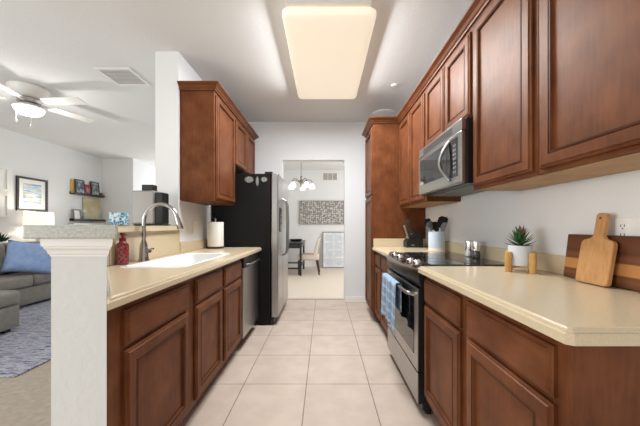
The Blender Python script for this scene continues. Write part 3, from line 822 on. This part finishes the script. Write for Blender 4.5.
for (dx, dy, L, m, nm), lab in zip(SPOTS, KL):
    d = Vector((-.30, 0, .95)).normalized()
    zz = .9145 + (.07 + (dx + .10) * 1.143 if dx < -.03 else .15 + (dx + .03) * .6)
    p = Vector((kx + dx, ky + dy, zz)) + d * .003
    k = thing('kitchen_knife', lab, 'knife', p, 'knives in the knife block')
    b = MB(); b.tube([p, p + d * .012], .009, 10); b.build('bolster', STEEL, k, smooth=True)
    b = MB(); b.tube([p + d * .0125, p + d * .03, p + d * (L * .6), p + d * L * .93, p + d * L], [.010, .012, .010, .013, .008], 10); b.build('handle', m, k, smooth=True)
# crock and utensils
cx, cy = 1.085, 2.70
t = thing('utensil_crock', 'white ceramic utensil crock on the counter beside the range', 'crock', (cx, cy, .914))
b = MB(); b.lathe([(.068, .9145), (.074, .918), (.075, .93), (.075, 1.10), (.073, 1.104), (.069, 1.102), (.068, .93), (.0, .925)], (cx, cy, 0), 30, True, False); b.build('pot', mat('pale_ceramic', (0.52, 0.60, 0.68), 0.35), t, smooth=True)
b = MB(); b.lathe([(.0752, .9150), (.0765, .918), (.0765, .945), (.0752, .947)], (cx, cy, 0), 30, False, False); b.build('base_band', mat('bare_clay_band', (0.72, 0.66, 0.58), 0.6), t, smooth=True)
def utensil(name, label, ax, ay, head, m, L=.27):
    p0 = Vector((cx + ax * .30, cy + ay * .30, .938)); d = Vector((ax * 1.45, ay * 1.45, .30)).normalized()
    k = thing(name, label, 'utensil', p0, 'utensils in the crock')
    e = p0 + d * (L - .08)
    b = MB(); b.tube([p0, e], .006, 8); b.build('handle', GREYPLASTIC if m is GREYPLASTIC else BLACKPLASTIC, k, smooth=True)
    side = Vector((1, .15, 0)); side = (side - d * side.dot(d)).normalized(); nn = d.cross(side).normalized()
    b = MB(); W, H, T = head
    b.M = Matrix((( side.x, nn.x, d.x, e.x), (side.y, nn.y, d.y, e.y), (side.z, nn.z, d.z, e.z), (0, 0, 0, 1)))
    rings = []
    for u, wd in ((0, .25), (.1, .5), (.3, .9), (.6, 1.0), (.85, .95), (1.0, .6)):
        bowv = T * 2.0 * math.sin(PI * u)
        rings.append([(W / 2 * wd * math.cos(a), T / 2 * math.sin(a) + bowv, H * u) for a in [2 * PI * i / 12 for i in range(12)]])
    b.ring_loft(rings); b.build('head', m, k, smooth=True)
utensil('spatula', 'large black turner leaning right in the utensil crock', .040, -.005, (.105, .12, .008), BLACKPLASTIC, .275)
utensil('ladle', 'black ladle at the back of the utensil crock', .012, .045, (.095, .085, .025), BLACKPLASTIC, .26)
utensil('serving_spoon', 'grey spoon leaning left in the utensil crock', -.046, -.012, (.065, .095, .012), GREYPLASTIC, .255)
utensil('slotted_spoon', 'black spoon at the left back of the utensil crock', -.038, .033, (.07, .10, .01), BLACKPLASTIC, .28)
utensil('spatula', 'small black spatula upright in the middle of the utensil crock', -.012, -.043, (.055, .09, .006), BLACKPLASTIC, .235)
utensil('spatula', 'grey scraper leaning right in front of the black turner', .036, -.046, (.055, .10, .007), mat('light_grey_plastic', (.25, .26, .27), .4), .24)
# shakers
PEP = mat('ground_pepper', (.04, .034, .03), .8); SALT = mat('table_salt', (.7, .69, .67), .8)
for nm, lab, x, y, m in (('salt_shaker', 'left of the two steel topped glass shakers on the cooktop, with pale filling', 1.118, 2.16, SALT), ('pepper_shaker', 'right of the two steel topped glass shakers on the cooktop, with dark filling', 1.128, 2.075, PEP)):
    t = thing(nm, lab, 'shaker', (x, y, .922), 'shakers on the cooktop')
    b = MB(); b.lathe([(.020, .9222), (.027, .924), (.029, .935), (.026, .955), (.024, .972)], (x, y, 0), 20); b.build('glass_body', mat('shaker_glass_' + nm, (.62, .62, .61), .08, .3) if m is SALT else mat('shaker_glass_' + nm, (.09, .085, .08), .08), t, smooth=True)
    b = MB(); b.lathe([(.029, .9725), (.031, .975), (.034, 1.035), (.033, 1.042), (.026, 1.046), (.0, 1.047)], (x, y, 0), 20); b.build('lid', CHROME, t, smooth=True)
# succulent in wooden stand
qx, qy = 1.055, 1.505
t = thing('plant_stand', 'small light wooden stand with four round legs holding the white plant pot', 'plant stand', (qx, qy, .914))
BAM = wood('bamboo', (0.50, 0.27, 0.09), (0.68, 0.42, 0.17), 'z', rough=.45, coat=0)
for i in range(4):
    a = math.radians(100) + i * PI / 2
    b = MB(); x, y = qx + .074 * math.cos(a), qy + .074 * math.sin(a); b.lathe([(.0155, .9145), (.0165, .916), (.0165, 1.018), (.015, 1.02)], (x, y, 0), 14); b.build('leg', BAM, t, smooth=True)
b = MB(); b.M = Matrix.Translation((qx, qy, 0)) @ Matrix.Rotation(math.radians(100), 4, 'Z'); b.box(-.058, .058, -.008, .008, .934, .944); b.box(-.008, .008, -.058, .058, .934, .944); b.build('cross_bar', BAM, t)
t = thing('potted_succulent', 'green succulent with reddish leaf tips in a white pot on the wooden stand', 'plant', (qx, qy, .944))
b = MB(); b.lathe([(.048, .9445), (.052, .947), (.0565, 1.050), (.055, 1.053), (.051, 1.050), (.050, 1.035)], (qx, qy, 0), 28); b.build('pot', mat('white_pot', (0.60, 0.63, 0.67), .5), t, smooth=True)
b = MB(); b.lathe([(.048, 1.036), (.0, 1.040)], (qx, qy, 0), 20, False, True); b.build('soil', mat('soil', (.035, .025, .018), .95), t)
def leaf(b, base, d, L, wd):
    d = d.normalized(); s = d.cross(Vector((0, 0, 1)))
    if s.length < .05: s = Vector((1, 0, 0))
    s.normalize(); n = s.cross(d).normalized(); rings = []
    for u, k, lift in ((0, .7, 0), (.3, 1.0, -.02), (.65, .75, .0), (.9, .3, .05), (1, .04, .08)):
        c = base + d * (L * u) + Vector((0, 0, 1)) * lift * L
        rings.append([c + s * wd * k * math.cos(a) + n * wd * .38 * k * math.sin(a) for a in (0, PI / 3, 2 * PI / 3, PI, 4 * PI / 3, 5 * PI / 3)])
    b.ring_loft(rings)
b = MB(); b2 = MB()
for k in range(46):
    u = k / 46; a = k * 2.39996; el = .10 + 1.2 * u ** .8
    d = Vector((math.cos(a) * math.cos(el), math.sin(a) * math.cos(el), math.sin(el)))
    leaf(b2 if (k > 28 and k % 5 == 1) else b, Vector((qx, qy, 1.046 + .05 * u)), d, .078 - .012 * u, .0075)
fol = b.build('foliage', mat('succulent_green', (0.035, 0.14, 0.045), .45, var=.5, nscale=40), t, smooth=True)
fol['kind'] = 'stuff'
b2.build('red_tips', mat('succulent_red', (0.28, 0.09, 0.06), .5), t, smooth=True)['label'] = 'reddish brown leaves near the top of the plant'
# cutting boards
def lean(xb, ang, y, zb):
    return Matrix.Translation((xb, y, zb)) @ Matrix.Rotation(ang, 4, 'Y')
ACA = ramp_mat('striped_acacia', 'Wave', [(0.0, (0.13, 0.042, 0.015)), (0.3, (0.09, 0.028, 0.011)), (0.6, (0.17, 0.06, 0.02)), (0.84, (0.12, 0.04, 0.015)), (0.90, (0.42, 0.19, 0.055))], (1, .12, 1), 0.42, Scale=1.6, Distortion=1.0, Detail=6.0, wave_type='BANDS', bands_direction='Z', loc=(0, 0, .03))
b = MB(); b.M = lean(1.158, .12, 1.0, .9162)
b.box(-.011, .011, -.24, .345, 0, .203, .004)
tag(b.build('serving_board', ACA, origin=(1.17, 1.0, .915)), 'long dark striped wooden board leaning on the right wall', 'cutting board')
PAL = wood('pale_board_wood', (0.42, 0.215, 0.085), (0.56, 0.31, 0.14), 'z', rough=.5, coat=0, scale=9)
t = thing('paddle_board', 'pale wooden paddle cutting board with a handle leaning in front of the dark board', 'cutting board', (1.115, 1.165, .915))
b = MB(); b.M = lean(1.112, .17, 1.163, .9165)
# outline in local y,z
out = []
def arc(cy_, cz_, r, a0, a1, n=5):
    for i in range(n + 1):
        a = a0 + (a1 - a0) * i / n; out.append((cy_ + r * math.cos(a), cz_ + r * math.sin(a)))
W2, HB, HT, hw = .070, .185, .298, .019
arc(W2 - .015, .015, .015, -PI / 2, 0); arc(W2 - .022, HB - .022, .022, 0, PI / 2 - .1)
out.append((hw + .012, HB + .006)); out.append((hw + .002, HB + .018))
arc(hw - .011, HT - .013, .013, 0, PI / 2); arc(-hw + .011, HT - .013, .013, PI / 2, PI)
out.append((-hw - .002, HB + .018)); out.append((-hw - .012, HB + .006))
arc(-W2 + .022, HB - .022, .022, PI / 2 + .1, PI); arc(-W2 + .015, .015, .015, PI, 1.5 * PI)
n_ = len(out)
rings = []
cyy = 0; czz = .15
for x, ins in ((-.010, .003), (-.0075, 0), (.0075, 0), (.010, .003)):
    rings.append([(x, q[0], q[1]) for q in offset_poly(out, ins)])
b.ring_loft(rings); b.build('board', PAL, t)
b = MB(); b.M = lean(1.112, .17, 1.163, .9165); b.tube([(-.0108, 0, HT - .022), (-.0098, 0, HT - .022)], .005, 12); b.build('hang_hole', SLOT, t)

# ================================================================ DINING ROOM
ART = ramp_mat('silver_lattice', 'Voronoi', [(0.0, (0.25, 0.24, 0.235)), (0.16, (0.66, 0.62, 0.57)), (0.36, (0.62, 0.58, 0.53)), (0.46, (0.24, 0.235, 0.23))], (1, 0.001, 1), 0.4, out='Distance', Scale=18.0, Randomness=.45, metal=.2)
t = thing('wall_art', 'wide silver lattice wall panel hanging in the dining room', 'wall art', (-.06, 7.86, 1.21))
b = MB(); b.box(-.665, .545, 7.862, 7.888, 1.225, 1.848); b.build('lattice_panel', ART, t)
b = MB(); fr = .02
for a in ((-.685, .565, 1.205, 1.225), (-.685, .565, 1.848, 1.868), (-.685, -.665, 1.225, 1.848), (.545, .565, 1.225, 1.848)):
    b.box(a[0], a[1], 7.855, 7.898, a[2], a[3], .002)
b.build('frame', mat('pewter_frame', (.30, .29, .28), .4, .5), t)
# leaning framed print
PRINT = ramp_mat('pale_blue_print', 'Noise', [(0.35, (0.55, 0.60, 0.66)), (0.6, (0.74, 0.76, 0.78))], (1, 1, 1), .5, Scale=9.0, Detail=6.0)
t = thing('leaning_picture', 'pale blue print in a grey frame leaning on the dining room wall by the chair', 'picture', (.28, 7.72, .005))
M = Matrix.Translation((.275, 7.70, .006)) @ Matrix.Rotation(-.17, 4, 'X')
b = MB(); b.M = M
for a in ((-.315, .315, 0, .022), (-.315, .315, .978, 1.0), (-.315, -.293, .022, .978), (.293, .315, .022, .978)): b.box(a[0], a[1], -.012, .012, a[2], a[3], .002)
b.build('frame', mat('grey_frame', (.22, .22, .20), .4), t)
b = MB(); b.M = M; b.box(-.293, .293, -.004, .004, .022, .978); b.build('print', PRINT, t)
b = MB(); b.M = M
for r in range(4):
    for c in range(2): b.box(-.22 + c * .235, -.02 + c * .235, -.0048, -.0042, .09 + r * .215, .265 + r * .215)
b.build('print_panels', mat('blue_grey_ink', (.62, .655, .70), .6, var=.15, nscale=14), t)
# return-air grille
t = thing('return_grille', 'white return air grille high on the dining room wall', 'vent', (.17, 7.9, 2.42))
b = MB()
for a in ((-.06, .40, 2.415, 2.45), (-.06, .40, 2.645, 2.68), (-.06, -.025, 2.45, 2.645), (.365, .40, 2.45, 2.645), (.10, .115, 2.45, 2.645), (.235, .25, 2.45, 2.645)): b.box(a[0], a[1], 7.886, 7.8995, a[2], a[3], .002)
b.build('frame', WHITE, t)
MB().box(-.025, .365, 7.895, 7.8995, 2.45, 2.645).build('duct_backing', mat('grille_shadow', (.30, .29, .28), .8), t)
for i in range(9):
    z = 2.46 + i * .0215; b = MB(); b.M = Matrix.Translation((.17, 7.89, z)) @ Matrix.Rotation(.6, 4, 'X'); b.box(-.195, .195, -.007, .007, -.0015, .0015); b.build('slat', WHITE, t)
# chandelier
gx, gy, gz = -.49, 6.0, 2.08
t = thing('chandelier', 'brushed metal chandelier with glowing glass shades hanging in the dining room', 'chandelier', (gx, gy, CZ))
BRZ = mat('chandelier_metal', (.24, .21, .18), .35, .8)
b = MB(); b.lathe([(.06, CZ - .0005), (.06, CZ - .015), (.02, CZ - .035)], (gx, gy, 0), 20); b.build('canopy', BRZ, t, smooth=True)
b = MB(); b.tube([(gx, gy, CZ - .03), (gx, gy, gz + .15)], .005, 8); b.build('stem', BRZ, t, smooth=True)
b = MB(); b.lathe([(.006, gz + .16), (.02, gz + .13), (.012, gz + .09), (.035, gz + .05), (.03, gz + .0), (.014, gz - .04), (.02, gz - .07), (.008, gz - .10), (.0, gz - .105)], (gx, gy, 0), 18); b.build('hub', BRZ, t, smooth=True)
SHD = mat('frosted_shade', (.9, .88, .84), .4, emit=(1, .93, .82), estr=1.6)
for k in range(5):
    a = 2 * PI * k / 5 + .25; c_, s_ = math.cos(a), math.sin(a)
    b = MB(); b.tube([(gx + c_ * r, gy + s_ * r, gz + z) for r, z in ((.02, .0), (.08, .045), (.15, .075), (.21, .065), (.24, .02), (.24, -.01))], .008, 8); ar = b.build('arm', BRZ, t, smooth=True)
    b = MB(); b.lathe([(.022, .0), (.038, -.02), (.056, -.06), (.062, -.105), (.058, -.107)], (gx + c_ * .24, gy + s_ * .24, gz - .01), 18, True, True); b.build('glass_shade', SHD, t, smooth=True)
# console table
ESP = mat('espresso_wood', (.018, .015, .016), .35)
t = thing('dining_table', 'black wooden table with stretchers in the dining room beside the beige chair', 'table', (-.95, 7.0, 0))
MB().box(-1.36, -.50, 6.45, 7.55, .745, .775, .004).build('tabletop', ESP, t)
b = MB(); b.box(-1.32, -.54, 6.49, 6.51, .64, .7445); b.box(-1.32, -.54, 7.49, 7.51, .64, .7445); b.box(-.55, -.53, 6.51, 7.49, .64, .7445); b.box(-1.33, -1.31, 6.51, 7.49, .64, .7445); b.build('apron', ESP, t)
for x in (-1.335, -.565):
    for y in (6.47, 7.47): MB().box(x, x + .045, y, y + .045, .004, .744, .003).build('leg', ESP, t)
for y in (6.48, 7.48): MB().box(-1.289, -.566, y, y + .025, .155, .19).build('stretcher', ESP, t)
MB().box(-.556, -.530, 6.516, 7.469, .20, .23).build('stretcher', ESP, t)
# dining chair facing the table
LIN = mat('beige_linen', (.57, .49, .41), .9, bump=.2, bscale=300)
DLEG = mat('dark_chair_leg', (.045, .018, .012), .4)
hx, hy = -.36, 6.78
t = thing('dining_chair', 'beige upholstered dining chair with dark legs facing the black table', 'chair', (hx, hy, 0))
b = MB(); b.box(hx - .27, hx + .24, hy - .24, hy + .24, .35, .485, .035, 3); b.build('seat', LIN, t, smooth=True)
b = MB(); rings = []
for z, xo, hw_, th in ((.36, .17, .235, .085), (.49, .19, .24, .085), (.65, .225, .25, .08), (.80, .262, .245, .07), (.86, .28, .22, .06), (.885, .287, .17, .035)):
    rr = []
    for q in rrect(-th / 2, th / 2, -hw_, hw_, .025, 3): rr.append((hx + xo + q[0] - .05 * (abs(q[1]) / .25) ** 2, hy + q[1], z))
    rings.append(rr)
b.ring_loft(rings); b.build('backrest', LIN, t, smooth=True)
for x, y, sl in ((-.23, -.2, 0), (-.23, .2, 0), (.19, -.2, .06), (.19, .2, .06)):
    b = MB(); b.ring_loft([[(hx + x + sl + q[0], hy + y + q[1], .005) for q in ((-.016, -.016), (.016, -.016), (.016, .016), (-.016, .016))], [(hx + x + q[0], hy + y + q[1], .352) for q in ((-.026, -.026), (.026, -.026), (.026, .026), (-.026, .026))]]); b.build('leg', DLEG, t)
# things on the table
b = MB(); b.lathe([(.07, .7755), (.13, .785), (.165, .83), (.16, .832), (.12, .80), (.0, .79)], (-.70, 6.95, 0), 24, True, True, 1.0, .8)
tag(b.build('bowl', BLACKPLASTIC, origin=(-.70, 6.95, .775), smooth=True), 'black bowl on the dining room table near the chair', 'bowl')
b = MB(); b.lathe([(.05, .7755), (.08, .80), (.085, .85), (.05, .90), (.035, .93), (.045, .95), (.038, .95), (.02, .9)], (-.93, 6.70, 0), 20)
tag(b.build('vase', PORCELAIN, origin=(-.93, 6.70, .775), smooth=True), 'white vase on the dining room table beside the black bowl', 'vase')

# ================================================================ LIVING ROOM
SOFA = mat('grey_sofa_fabric', (.255, .24, .215), .95, var=.18, nscale=25, bump=.3, bscale=350)
t = thing('sectional_sofa', 'grey fabric sectional sofa with chaise in the living room', 'sofa', (-4.3, 3.2, 0))
# chaise (near) and long seat
b = MB(); b.box(-4.88, -3.36, 1.75, 3.10, .05, .295, .02); b.box(-4.88, -4.17, 3.105, 5.15, .05, .295, .02); b.build('base', SOFA, t, smooth=True)
b = MB(); b.box(-4.62, -3.34, 1.76, 3.105, .298, .455, .045, 3); b.build('seat_cushion', SOFA, t, smooth=True)
for y0, y1 in ((3.11, 4.0), (4.005, 4.9)):
    b = MB(); b.box(-4.62, -4.13, y0, y1, .298, .465, .045, 3); b.build('seat_cushion', SOFA, t, smooth=True)
b = MB(); b.box(-4.88, -4.70, 1.75, 5.15, .30, .80, .03); b.build('back_frame', SOFA, t, smooth=True)
for y0, y1 in ((1.9, 2.95), (2.96, 4.02), (4.03, 4.92)):
    b = MB(); b.M = Matrix.Translation((-4.69, 0, .46)) @ Matrix.Rotation(-.12, 4, 'Y'); b.box(0, .19, y0, y1, .0, .44, .06, 3); b.build('back_cushion', SOFA, t, smooth=True)
b = MB(); b.box(-4.88, -4.15, 4.93, 5.15, .298, .62, .05, 3); b.build('armrest', SOFA, t, smooth=True)
for x, y in ((-3.42, 3.0), (-3.42, 1.85), (-4.8, 1.85), (-4.8, 5.05), (-4.25, 5.05)):
    MB().box(x - .03, x + .03, y - .03, y + .03, .0165 if (x > -4.35 and y > 2.13) else .004, .05).build('foot', BLACKPLASTIC, t)
# pillows
def pillow(label, c, w_, h_, rx, ry, rz, m):
    b = MB(); b.M = Matrix.Translation(c) @ Matrix.Rotation(rz, 4, 'Z') @ Matrix.Rotation(rx, 4, 'X') @ Matrix.Rotation(ry, 4, 'Y')
    n = 12; g = {}
    bm = b.bm
    for s in (1, -1):
        for i in range(n + 1):
            for j in range(n + 1):
                u, v_ = 2 * i / n - 1, 2 * j / n - 1
                if s == -1 and (i in (0, n) or j in (0, n)): g[(s, i, j)] = g[(1, i, j)]; continue
                th = .075 * ((1 - u ** 4) * (1 - v_ ** 4)) ** .6
                pin = 1 - .07 * (1 - max(abs(u), abs(v_)) ** 2) * 0 - .06 * (1 - min(abs(u), abs(v_)) ** 2) * (max(abs(u), abs(v_)) ** 3)
                g[(s, i, j)] = b.v((u * w_ / 2 * pin, s * th, v_ * h_ / 2 * pin))
    for s in (1, -1):
        for i in range(n):
            for j in range(n):
                bm.faces.new((g[(s, i, j)], g[(s, i + 1, j)], g[(s, i + 1, j + 1)], g[(s, i, j + 1)]))
    tag(b.build('throw_pillow', m, origin=c, smooth=True, angle=180), label, 'pillow')
pillow('light blue throw pillow leaning on the grey sofa', (-4.24, 4.06, .70), .54, .46, -.35, .22, 1.05, mat('blue_velvet', (.21, .34, .62), .85, var=.35, color2=(.33, .44, .68), nscale=14))
pillow('white throw pillow behind the blue pillow on the grey sofa', (-4.30, 4.42, .71), .46, .42, -.3, -.15, 1.2, mat('white_cotton', (.78, .74, .68), .9))
# rug
RUG = ramp_mat('striped_rug', 'Noise', [(0.38, (.03, .035, .06)), (0.45, (.14, .17, .27)), (0.50, (.54, .52, .54)), (0.56, (.15, .19, .32)), (0.63, (.42, .30, .20))], (1.2, 9, 1), 0.95, Scale=4.5, Detail=9.0, Roughness=.72)
b = MB(); b.box(-4.35, -2.35, 2.13, 5.3, .0035, .016, .004); o = b.build('rug', RUG, origin=(-3.3, 3.6, .0035)); tag(o, 'blue and grey streaked rug on the living room carpet in front of the sofa', 'rug')
# console behind the sofa, lamp and plant
t = thing('console_table', 'narrow console table standing between the sofa back and the wall', 'table', (-5.04, 4.7, 0))
MB().box(-5.18, -4.90, 3.9, 5.4, .80, .83, .003).build('tabletop', ESP, t)
for x in (-5.17, -4.95):
    for y in (3.92, 5.34): MB().box(x, x + .04, y, y + .04, .004, .7995).build('leg', ESP, t)
lx, ly = -4.985, 4.9
t = thing('table_lamp', 'lit table lamp with white drum shade below the black framed seascape', 'lamp', (lx, ly, .83))
b = MB(); b.lathe([(.07, .8305), (.07, .85), (.03, .87), (.05, .95), (.055, 1.02), (.02, 1.10), (.012, 1.13), (.008, 1.2)], (lx, ly, 0), 20); b.build('base', PORCELAIN, t, smooth=True)
b = MB(); b.lathe([(.195, 1.16), (.19, 1.40)], (lx, ly, 0), 32, False, False); b.build('lamp_shade', mat('lamp_shade_linen', (.85, .81, .74), .8, emit=(1, .90, .76), estr=.55), t, smooth=True)
b = MB(); b.sphere((lx, ly, 1.26), .035); b.build('bulb', mat('bulb', (1, .9, .7), .3, emit=(1, .86, .65), estr=14), t, smooth=True)
ll = bpy.data.lights.new('table_lamp_light', 'POINT'); ll.energy = 5; ll.shadow_soft_size = .04; ll.color = (1, .9, .75)
lo = bpy.data.objects.new('table_lamp_light', ll); COL.objects.link(lo); lo.parent = t; lo.location = (0, 0, .50)
t = thing('potted_plant', 'dark leafy plant behind the sofa at the left edge of the picture', 'plant', (-5.03, 4.33, .83))
b = MB(); b.lathe([(.05, .8305), (.07, .92), (.062, .92), (.055, .91), (.0, .9)], (-5.03, 4.33, 0), 16, True, True); b.build('pot', WHITE, t, smooth=True)
b = MB(); random.seed(3)
for k in range(60):
    a = k * 2.4; el = random.uniform(.2, 1.4)
    d = Vector((math.cos(a) * math.cos(el), math.sin(a) * math.cos(el), math.sin(el)))
    leaf(b, Vector((-5.03, 4.33, .90)) + d * random.uniform(.02, .08), d + Vector((0, 0, .2)), random.uniform(.06, .1), .016)
f = b.build('foliage', mat('dark_leaf', (.02, .045, .025), .6), t, smooth=True); f['kind'] = 'stuff'
# pictures on the living-room wall (x = LX)
def wall_picture(label, y0, y1, z0, z1, fm, border, art, mat_w=.0, group=None):
    t = thing('framed_picture', label, 'picture', (LX, (y0 + y1) / 2, z0), group)
    b = MB(); f = border
    for a in ((y0, y1, z0, z0 + f), (y0, y1, z1 - f, z1), (y0, y0 + f, z0 + f, z1 - f), (y1 - f, y1, z0 + f, z1 - f)): b.box(LX + .0006, LX + .028, a[0], a[1], a[2], a[3], .002)
    b.build('frame', fm, t)
    if mat_w:
        MB().box(LX + .001, LX + .010, y0 + f, y1 - f, z0 + f, z1 - f).build('mat_board', PAPER, t)
    MB().box(LX + .0105, LX + .0125, y0 + f + mat_w, y1 - f - mat_w, z0 + f + mat_w, z1 - f - mat_w).build('print', art, t)
SEA = ramp_mat('seascape_print', 'Noise', [(0.30, (.12, .26, .45)), (0.42, (.40, .55, .68)), (0.5, (.72, .76, .78)), (0.56, (.50, .48, .40)), (0.62, (.16, .34, .54))], (1, .8, 5), .5, Scale=3.2, Detail=4.0, loc=(0, 0, .3))
BLKF = mat('black_frame', (.02, .018, .017), .4)
wall_picture('black framed blue seascape print on the living room wall', 4.72, 5.25, 1.42, 2.01, BLKF, .035, SEA, .075)
wall_picture('upper of the two white framed pictures at the left edge of the living room wall', 4.10, 4.60, 1.73, 2.11, WHITE, .03, SEA, .11, 'white framed pictures')
wall_picture('lower of the two white framed pictures at the left edge of the living room wall', 4.10, 4.60, 1.30, 1.68, WHITE, .03, SEA, .11, 'white framed pictures')
# floating shelves
def shelf(label, y0, y1, z, m):
    b = MB(); b.box(LX + .0006, LX + .11, y0, y1, z - .022, z, .002); b.box(LX + .10, LX + .11, y0, y1, z, z + .02, .002); b.box(LX + .0006, LX + .012, y0, y1, z, z + .03, .002)
    tag(b.build('wall_shelf', m, origin=(LX, (y0 + y1) / 2, z)), label, 'shelf')
shelf('upper black floating shelf on the living room wall', 5.72, 6.50, 1.835, BLKF)
shelf('lower black floating shelf on the living room wall', 5.72, 6.53, 1.285, BLKF)
shelf('white floating shelf below the black ones on the living room wall', 5.70, 6.50, 1.20, WHITE)
def small_frame(label, y0, y1, z, h, fm, art, x=LX + .03, group='photos on the shelves'):
    t = thing('framed_photo', label, 'photo', (x, (y0 + y1) / 2, z), group)
    M = Matrix.Translation((x + .03, 0, z + .0005)) @ Matrix.Rotation(-.09, 4, 'Y'); f = .022
    b = MB(); b.M = M
    for a in ((y0, y1, 0, f), (y0, y1, h - f, h), (y0, y0 + f, f, h - f), (y1 - f, y1, f, h - f)): b.box(-.008, .008, a[0], a[1], a[2], a[3], .0015)
    b.build('frame', fm, t)
    b = MB(); b.M = M; b.box(-.006, .002, y0 + f, y1 - f, f, h - f); b.build('photo', art, t)
PH1 = ramp_mat('photo_blue_grey', 'Noise', [(.4, (.05, .07, .10)), (.6, (.45, .50, .56))], (1, 1, 1), .4, Scale=12.0)
PH2 = ramp_mat('photo_green_grey', 'Noise', [(.4, (.10, .14, .12)), (.6, (.45, .50, .46))], (1, 1, 1), .4, Scale=12.0)
small_frame('left black photo frame on the upper shelf beside the yellow card', 5.80, 6.03, 1.835, .30, BLKF, PH1)
small_frame('right black photo frame on the upper shelf', 6.19, 6.42, 1.835, .31, BLKF, PH2)
YEL = mat('yellow_card', (.62, .38, .06), .6); RDD = ramp_mat('red_white_card', 'Noise', [(.45, (.42, .02, .04)), (.55, (.75, .62, .62))], (1, 1, 1), .5, Scale=7.0)
b = MB(); b.box(LX + .014, LX + .026, 5.735, 5.80, 1.8355, 2.12, .001); tag(b.build('photo_card', YEL, origin=(LX + .02, 5.76, 1.8355)), 'yellow upright card at the left end of the upper shelf', 'card')
b = MB(); b.box(LX + .014, LX + .03, 6.045, 6.175, 1.8355, 2.06, .001); tag(b.build('photo_card', RDD, origin=(LX + .02, 6.11, 1.8355)), 'red and white picture between the two black photo frames', 'card')
b = MB(); b.lathe([(.02, 1.8355), (.035, 1.85), (.035, 1.90), (.02, 1.92), (.015, 1.925)], (LX + .06, 6.465, 0), 14); tag(b.build('figurine', mat('brown_ceramic', (.20, .10, .06), .4), origin=(LX + .06, 6.465, 1.8355), smooth=True), 'small brown jar at the right end of the upper shelf', 'jar')
MAPC = ramp_mat('tan_blue_canvas', 'Noise', [(.40, (.50, .43, .25)), (.52, (.60, .54, .36)), (.62, (.36, .44, .46))], (1, 1, 1), .6, Scale=4.0, Detail=6.0)
b = MB(); b.M = Matrix.Translation((LX + .045, 0, 1.2855)) @ Matrix.Rotation(-.06, 4, 'Y'); b.box(-.012, .008, 6.02, 6.50, 0, .50, .002); tag(b.build('canvas_print', MAPC, origin=(LX + .04, 6.25, 1.2855)), 'tan and blue canvas print standing on the lower black shelf', 'canvas')
small_frame('small pale photo frame at the left end of the lower black shelf', 5.75, 5.93, 1.285, .22, GREYPLASTIC, PAPER)
t = thing('flower_vase', 'small dark vase with white flowers on the lower black shelf', 'vase', (LX + .06, 5.965, 1.285))
b = MB(); b.lathe([(.015, 1.2855), (.024, 1.31), (.02, 1.36), (.011, 1.38)], (LX + .075, 5.965, 0), 12); b.build('vase', GREYPLASTIC, t, smooth=True)
b = MB()
for k in range(14):
    a = k * 2.4; el = .2 + (k % 5) * .25; d = Vector((math.cos(a) * math.cos(el), math.sin(a) * math.cos(el), math.sin(el)))
    leaf(b, Vector((LX + .085, 5.965, 1.44)), d, .075, .013)
b.tube([(LX + .075, 5.965, 1.375), (LX + .085, 5.965, 1.45)], .003, 6)
b.build('flowers', PORCELAIN, t, smooth=True)
